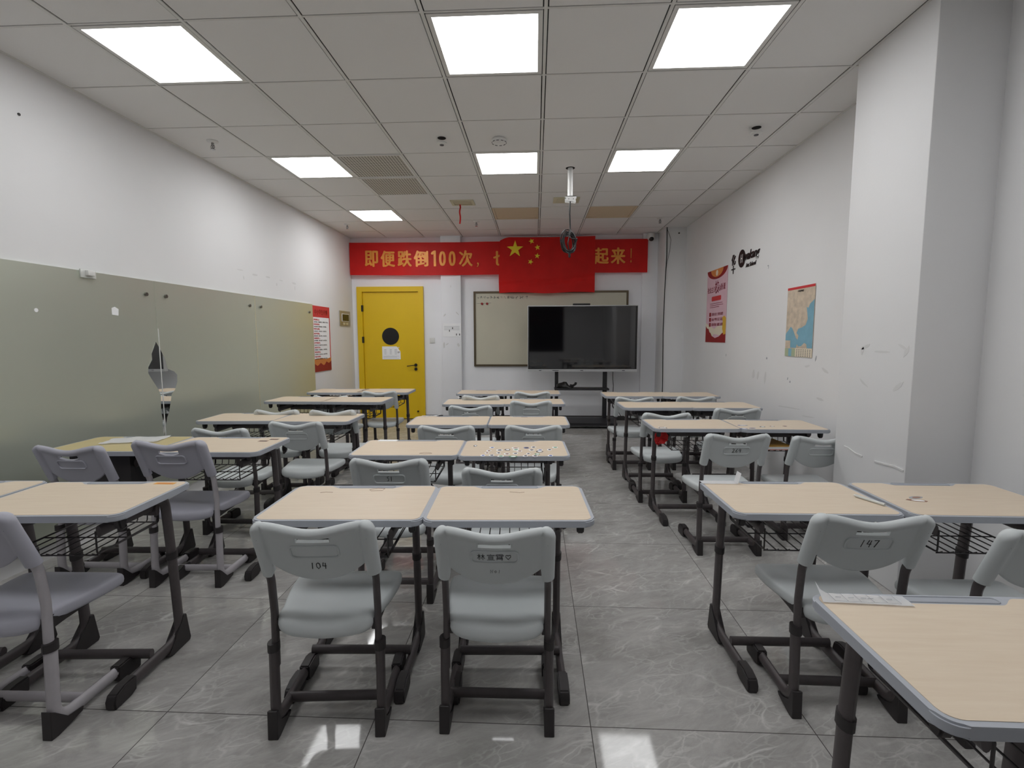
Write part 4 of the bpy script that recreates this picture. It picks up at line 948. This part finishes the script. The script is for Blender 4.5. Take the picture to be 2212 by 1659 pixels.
write_back('C1L', 'handwritten_number', '104', -.024, .036, .026, .019, .0014); write_back('R1L', 'handwritten_number', '147', -.030, .096, .030, .021, .0013); write_back('R2L', 'handwritten_number', '264', -.026, .097, .026, .019, .0014)
write_back('C2L', 'handwritten_number', '51', -.012, .097, .026, .015, .0016); write_back('C1R', 'handwritten_heart', 'h', .034, .098, .020, .022, .0009); write_back('C1R', 'faded_number', 'NO1', -.016, .038, .014, .012, .0007, 'fink')
o, dz = CO['C1R']; b_ = [c for c in o.children if c.name.startswith('backrest')][0]
for ch, x, nm, m_ in (('林', -.043, 'handwritten_name', 'ink'), ('宣', -.012, 'faded_name', 'fink'), ('霄', .016, 'handwritten_name', 'sdark')):
    bm = nb(); text_bm(bm, ch, .028, bpt(x, .108, bcurve(x)+.0072), (1, 0, 0), tuple(BT), fit=(.025, .025), depth=.0003, weight=-.0002); obj(nm, bm, m_, b_, smooth=False)

# =================================================================== THINGS ON AND UNDER THE DESKS
def on_desk(k, lx, ly, dz=.0):
    x, y, rz, h = desks[k]; c, s = math.cos(rz), math.sin(rz)
    return V((x+lx*c-ly*s, y+lx*s+ly*c, DH+h+dz))
def sheet(name, pts, label, cat, m='paper', th=.0012, curl=None, loc=(0, 0, 0), rz=0, group=None):
    bm = nb(); prism(bm, pts, 'z', .0002, th); o = obj(name, bm, m, smooth=False, loc=loc); o.rotation_euler.z = rz
    return tag(o, label, cat, group)
def crumple(name, w_, d_, amp, label, cat, loc, rz=0, seed=1, m='paper', lift=None):
    bm = nb(); nx, ny = 14, 8
    g = [[bm.verts.new((w_*(i/nx-.5), d_*(j/ny-.5), .002+amp*(.5+.5*mnoise.noise(V((i*.45+seed, j*.55, seed))))+(lift(i/nx, j/ny) if lift else 0))) for i in range(nx+1)] for j in range(ny+1)]
    for j in range(ny):
        for i in range(nx): bm.faces.new((g[j][i], g[j][i+1], g[j+1][i+1], g[j+1][i]))
    bmesh.ops.solidify(bm, geom=bm.faces[:], thickness=.0008)
    o = obj(name, bm, m, loc=loc); o.rotation_euler.z = rz
    return tag(o, label, cat)
crumple('paper_sheet', .30, .17, .010, 'crumpled white paper lying on the yellowed desk by the mirror', 'paper', on_desk('L2L', .02, .075), .25, 2)
sheet('paper_sheet', [(-.06, -.02), (.055, -.02), (.06, .02), (-.055, .02)], 'white paper strip on the far left edge of the second middle desk pair', 'paper', loc=on_desk('C2L', -.18, .178))
crumple('paper_sheet', .15, .03, .006, 'white paper strip on the far left edge of the third middle desk pair', 'paper', on_desk('C3L', -.18, .178), 0, 4, lift=lambda a, b: .012*max(0, a-.8)/.2)
crumple('paper_scrap', .06, .03, .012, 'small curled white paper on the fourth middle desk pair, left desk', 'paper', on_desk('C4L', -.17, .175), .3, 6, lift=lambda a, b: .015*(1-a))
crumple('paper_scrap', .04, .03, .010, 'tiny crumpled white paper scrap on the fourth middle desk pair, right desk', 'paper', on_desk('C4R', -.11, .14), .1, 9)
crumple('white_card', .16, .045, .002, 'white folded card on the far left corner of the desk before the column', 'card', on_desk('R1L', -.215, .172), .0, 3, lift=lambda a, b: .045*max(0, (a-.93)/.07)*(b > -1))
ps = crumple('paper_sheet', .195, .042, .003, 'white lined paper strip lying on the nearest right desk, bottom right corner', 'paper', on_desk('R0L', -.190, .168), -.05, 5, lift=lambda a, b: .03*max(0, (.1-a)/.1)*b)
bm = nb()
for k in range(6): box(bm, -.07+k*.028, -.0692+k*.028, -.018, .018, .0062, .0066)
box(bm, -.0712, .0712, -.0184, -.0178, .0062, .0066); obj('ruled_lines', bm, 'grey', ps, smooth=False)
bm = nb()
for x in (-.055, -.027, .0, .015, .055): box(bm, x-.006, x+.006, -.002, .0, .0062, .0066)
obj('printed_words', bm, 'grey', ps, smooth=False)
bm = nb(); tube(bm, [(-.055, 0, .006), (.055, 0, .006)], .0055, 10); pen = tag(obj('clear_pen', bm, 'clear', loc=on_desk('R1L', .262, -.055)), 'clear plastic pen lying at the right edge of the desk with white card', 'pen'); pen.rotation_euler.z = -1.2
bm = nb(); tube(bm, [(-.062, 0, .006), (-.055, 0, .006)], .003, 8); obj('pen_tip', bm, 'white', pen)
# stickers
def sticker(k, lx, ly, w_, d_, m, label, group=None, rz=0., nblob=8, m2=None):
    pts = [(w_/2*math.cos(2*PI*a/nblob)*random.uniform(.8, 1.15), d_/2*math.sin(2*PI*a/nblob)*random.uniform(.8, 1.15)) for a in range(nblob)]
    bm = nb(); prism(bm, pts, 'z', .0001, .0006); o = obj('desk_sticker', bm, m, smooth=False, loc=on_desk(k, lx, ly)); o.rotation_euler.z = rz; tag(o, label, 'sticker', group)
    if m2:
        bm = nb(); prism(bm, [(x*.62+w_*.04, y*.6) for x, y in pts], 'z', .0005, .0009); obj('print', bm, m2, o, smooth=False)
def rsticker(k, lx, ly, w_, d_, m, label, group=None, rz=0., m2=None):
    bm = nb(); box(bm, -w_/2, w_/2, -d_/2, d_/2, .0001, .0006); o = obj('desk_sticker', bm, m, smooth=False, loc=on_desk(k, lx, ly)); o.rotation_euler.z = rz; tag(o, label, 'sticker', group)
    if m2:
        bm = nb(); box(bm, -w_*.36, w_*.36, -d_*.28, d_*.28, .0005, .0009); obj('print', bm, m2, o, smooth=False)
random.seed(21)
# px positions on the second right middle desk -> local
def loc_px(u, v, k):
    q = desks[k]; z = DH+q[3]
    a = (u-1106)/F_PX; b = (v-829.5)/F_PX; cr, sr = math.cos(ROLL), math.sin(ROLL); a, b = a*cr+b*sr, -a*sr+b*cr
    r = rt0*a - up0*b + fw; t_ = (z-CAM_Z)/r.z; p = V((r.x*t_-q[0], r.y*t_-q[1])); c, s = math.cos(-q[2]), math.sin(-q[2])
    return p.x*c-p.y*s, p.x*s+p.y*c
SG = 'cut-out stickers on the sticker-covered desk'; SL = 'small cut-out sticker stuck on the sticker-covered middle desk'
for (u, v, w_, kind) in ((1063, 967, 13, 'b'), (1113, 968, 18, 'r'), (1137, 967.5, 14, 'B'), (1152, 966, 12, 'd'), (1199, 966.5, 14, 'g'), (1056, 973.5, 12, 'n'), (1079, 972.5, 14, 'd'), (1096, 971.5, 15, 'D'), (1114, 971.5, 15, 'g'), (1148, 972, 14, 'd'), (1166, 972, 14, 'b'), (1187, 971.5, 11, 'd'),
                         (1122, 974.5, 15, 'n'), (1165, 975.5, 16, 'D'), (1052, 978.5, 10, 'n'), (1077, 978.5, 10, 'd'), (1095, 980.5, 14, 'n'), (1113, 979.5, 13, 'd'), (1141, 980, 9, 'd'), (1161, 981, 12, 'G'), (1043, 984, 13, 'b'), (1062, 983.5, 13, 'd'), (1081, 985.5, 14, 'g'), (1108, 986, 18, 'G'), (1135, 984.8, 12, 'd'), (1156, 984.8, 13, 'd'), (1189, 984.5, 11, 'b'), (1027, 963, 8, 'D')):
    lx, ly = loc_px(u, v, 'C2R'); wm = w_/430.0
    m2 = {'b': 'sblue', 'r': 'sbrown', 'B': 'sdark', 'd': 'sdark', 'g': 'sgreen', 'n': 'sbrown', 'D': 'sdark', 'G': 'paper'}[kind]
    m1 = {'B': 'sblue', 'D': 'sdark', 'G': 'sgreen'}.get(kind, 'paper')
    sticker('C2R', lx, ly, wm*1.1, .042, m1, SL, SG, 0, 7, m2 if m2 != m1 else 'paper')
rsticker('L1R', .208, .165, .085, .022, 'orange', 'orange sticker with print at the far corner of the front left desk', m2='porange')
rsticker('L2R', .225, .135, .05, .028, 'sdark', 'dark photo sticker at the right edge of a left desk, farther one', m2='sbrown'); rsticker('L2R', .185, .085, .055, .026, 'sbrown', 'brown photo sticker at the right edge of a left desk, nearer one', m2='sdark')
random.seed(4)
for (dx, dy, w_, d_) in ((-.15, -.035, .075, .03),): sticker('R1R', dx-.02, dy, w_, d_, 'sbrown', 'torn grey-brown sticker on the desk beside the column, nearer half', m2='paper', rz=-.2)
sticker('R1R', -.150, .000, .06, .03, 'grey', 'torn grey sticker on the desk beside the column, farther half', m2='sbrown', rz=.3)
rsticker('R2L', -.235, -.165, .055, .022, 'sdark', 'dark sticker at the near left corner of the desk with the red flower', m2='paper'); rsticker('R2L', -.235, -.135, .05, .016, 'paper', 'white label sticker near the left corner of the desk with red flower', m2='sbrown')
SG2 = 'stickers on the desk beyond the column'
for (u, v, w_, m1, m2, l_) in ((1604, 919, .07, 'sblue', 'paper', 'blue sticker, largest on the desk beyond the column'), (1607, 926, .05, 'sblue', 'paper', 'small blue sticker at the near left corner of the desk beyond the column'), (1625, 925, .05, 'sblue', 'sdark', 'small blue and dark sticker, second along the near edge beyond the column'),
                               (1647, 922, .045, 'sdark', 'paper', 'small dark sticker in the middle of the desk beyond the column'), (1668, 921, .04, 'sbrown', 'paper', 'small brown sticker right of the dark one beyond the column'), (1695, 920.5, .03, 'sbrown', 'sdark', 'tiny brown sticker, rightmost on the desk beyond the column')):
    lx, ly = loc_px(u, v, 'R2R'); sticker('R2R', lx, ly, w_, .03, m1, l_, SG2, 0, 7, m2)
rsticker('C3R', -.03, .155, .05, .012, 'sdark', 'dark strip sticker at the far edge of the third middle desk, right one')
# pencil doodles on the two front desks
for k, strokes in (('C1L', [[(.02, .14), (.05, .16), (.08, .155), (.075, .13), (.03, .125), (.02, .14)], [(-.17, .10), (-.15, .11), (-.12, .105)]]), ('C1R', [[(.0, .115), (.04, .105), (.06, .11)]]), ('C2L', [[(.08, -.15), (.10, -.135), (.13, -.135), (.15, -.15), (.11, -.16), (.08, -.15)]])):
    top = [c for c in DO[k].children if c.name.startswith('desktop')][0]
    bm = nb()
    for st in strokes: tube(bm, [(x, y, DH+.0002) for x, y in st], .0009, 4, side=(0, 0, 1))
    obj('pencil_doodle', bm, 'sbrown', top)
# red cloth flower and yellow book
p = on_desk('R2L', -.235, -.11, -.085)
t = thing('cloth_flower', 'red cloth flower hanging under the left corner of a right desk', 'ornament', p)
bm = nb(); random.seed(8)
for q in range(9):
    a = 2*PI*q/9; rr = random.uniform(.04, .062); c = V((rr*.6*math.cos(a), random.uniform(-.02, .02), rr*.6*math.sin(a)))
    s_ = V((.028*math.cos(a+PI/2), .012, .028*math.sin(a+PI/2))); tip = V((rr*math.cos(a), random.uniform(-.025, .01), rr*math.sin(a)))
    vs = [V((0, 0, 0)), c+s_, tip+s_*.4, tip-s_*.4, c-s_]
    prism_v = [bm.verts.new(v) for v in vs]+[bm.verts.new(v+V((0, .004, 0))) for v in vs]
    bm.faces.new(prism_v[:5][::-1]); bm.faces.new(prism_v[5:])
    for i in range(5): bm.faces.new((prism_v[i], prism_v[(i+1) % 5], prism_v[5+(i+1) % 5], prism_v[5+i]))
obj('petals', bm, 'rbn', t, smooth=False)
bm = nb(); tube(bm, [(0, .005, .0), (.01, .012, .05), (.03, .01, .082)], .003, 6); obj('hanging_cord', bm, 'rbn', t)
p = on_desk('R2R', -.03, -.01, -.158)
t = thing('yellow_book', 'yellow and orange book lying in the basket under the desk beyond the column', 'book', p, .05)
bm = nb(); box(bm, -.095, .095, -.125, .125, .006, .026); obj('pages', bm, 'paper', t, smooth=False)
bm = nb(); box(bm, -.10, .10, -.13, .13, .026, .030, 0); box(bm, -.10, .10, -.13, .13, .003, .006, 1); box(bm, -.10, -.096, -.13, .13, .006, .026, 1); obj('cover', bm, ['book', 'bookr'], t, smooth=False)
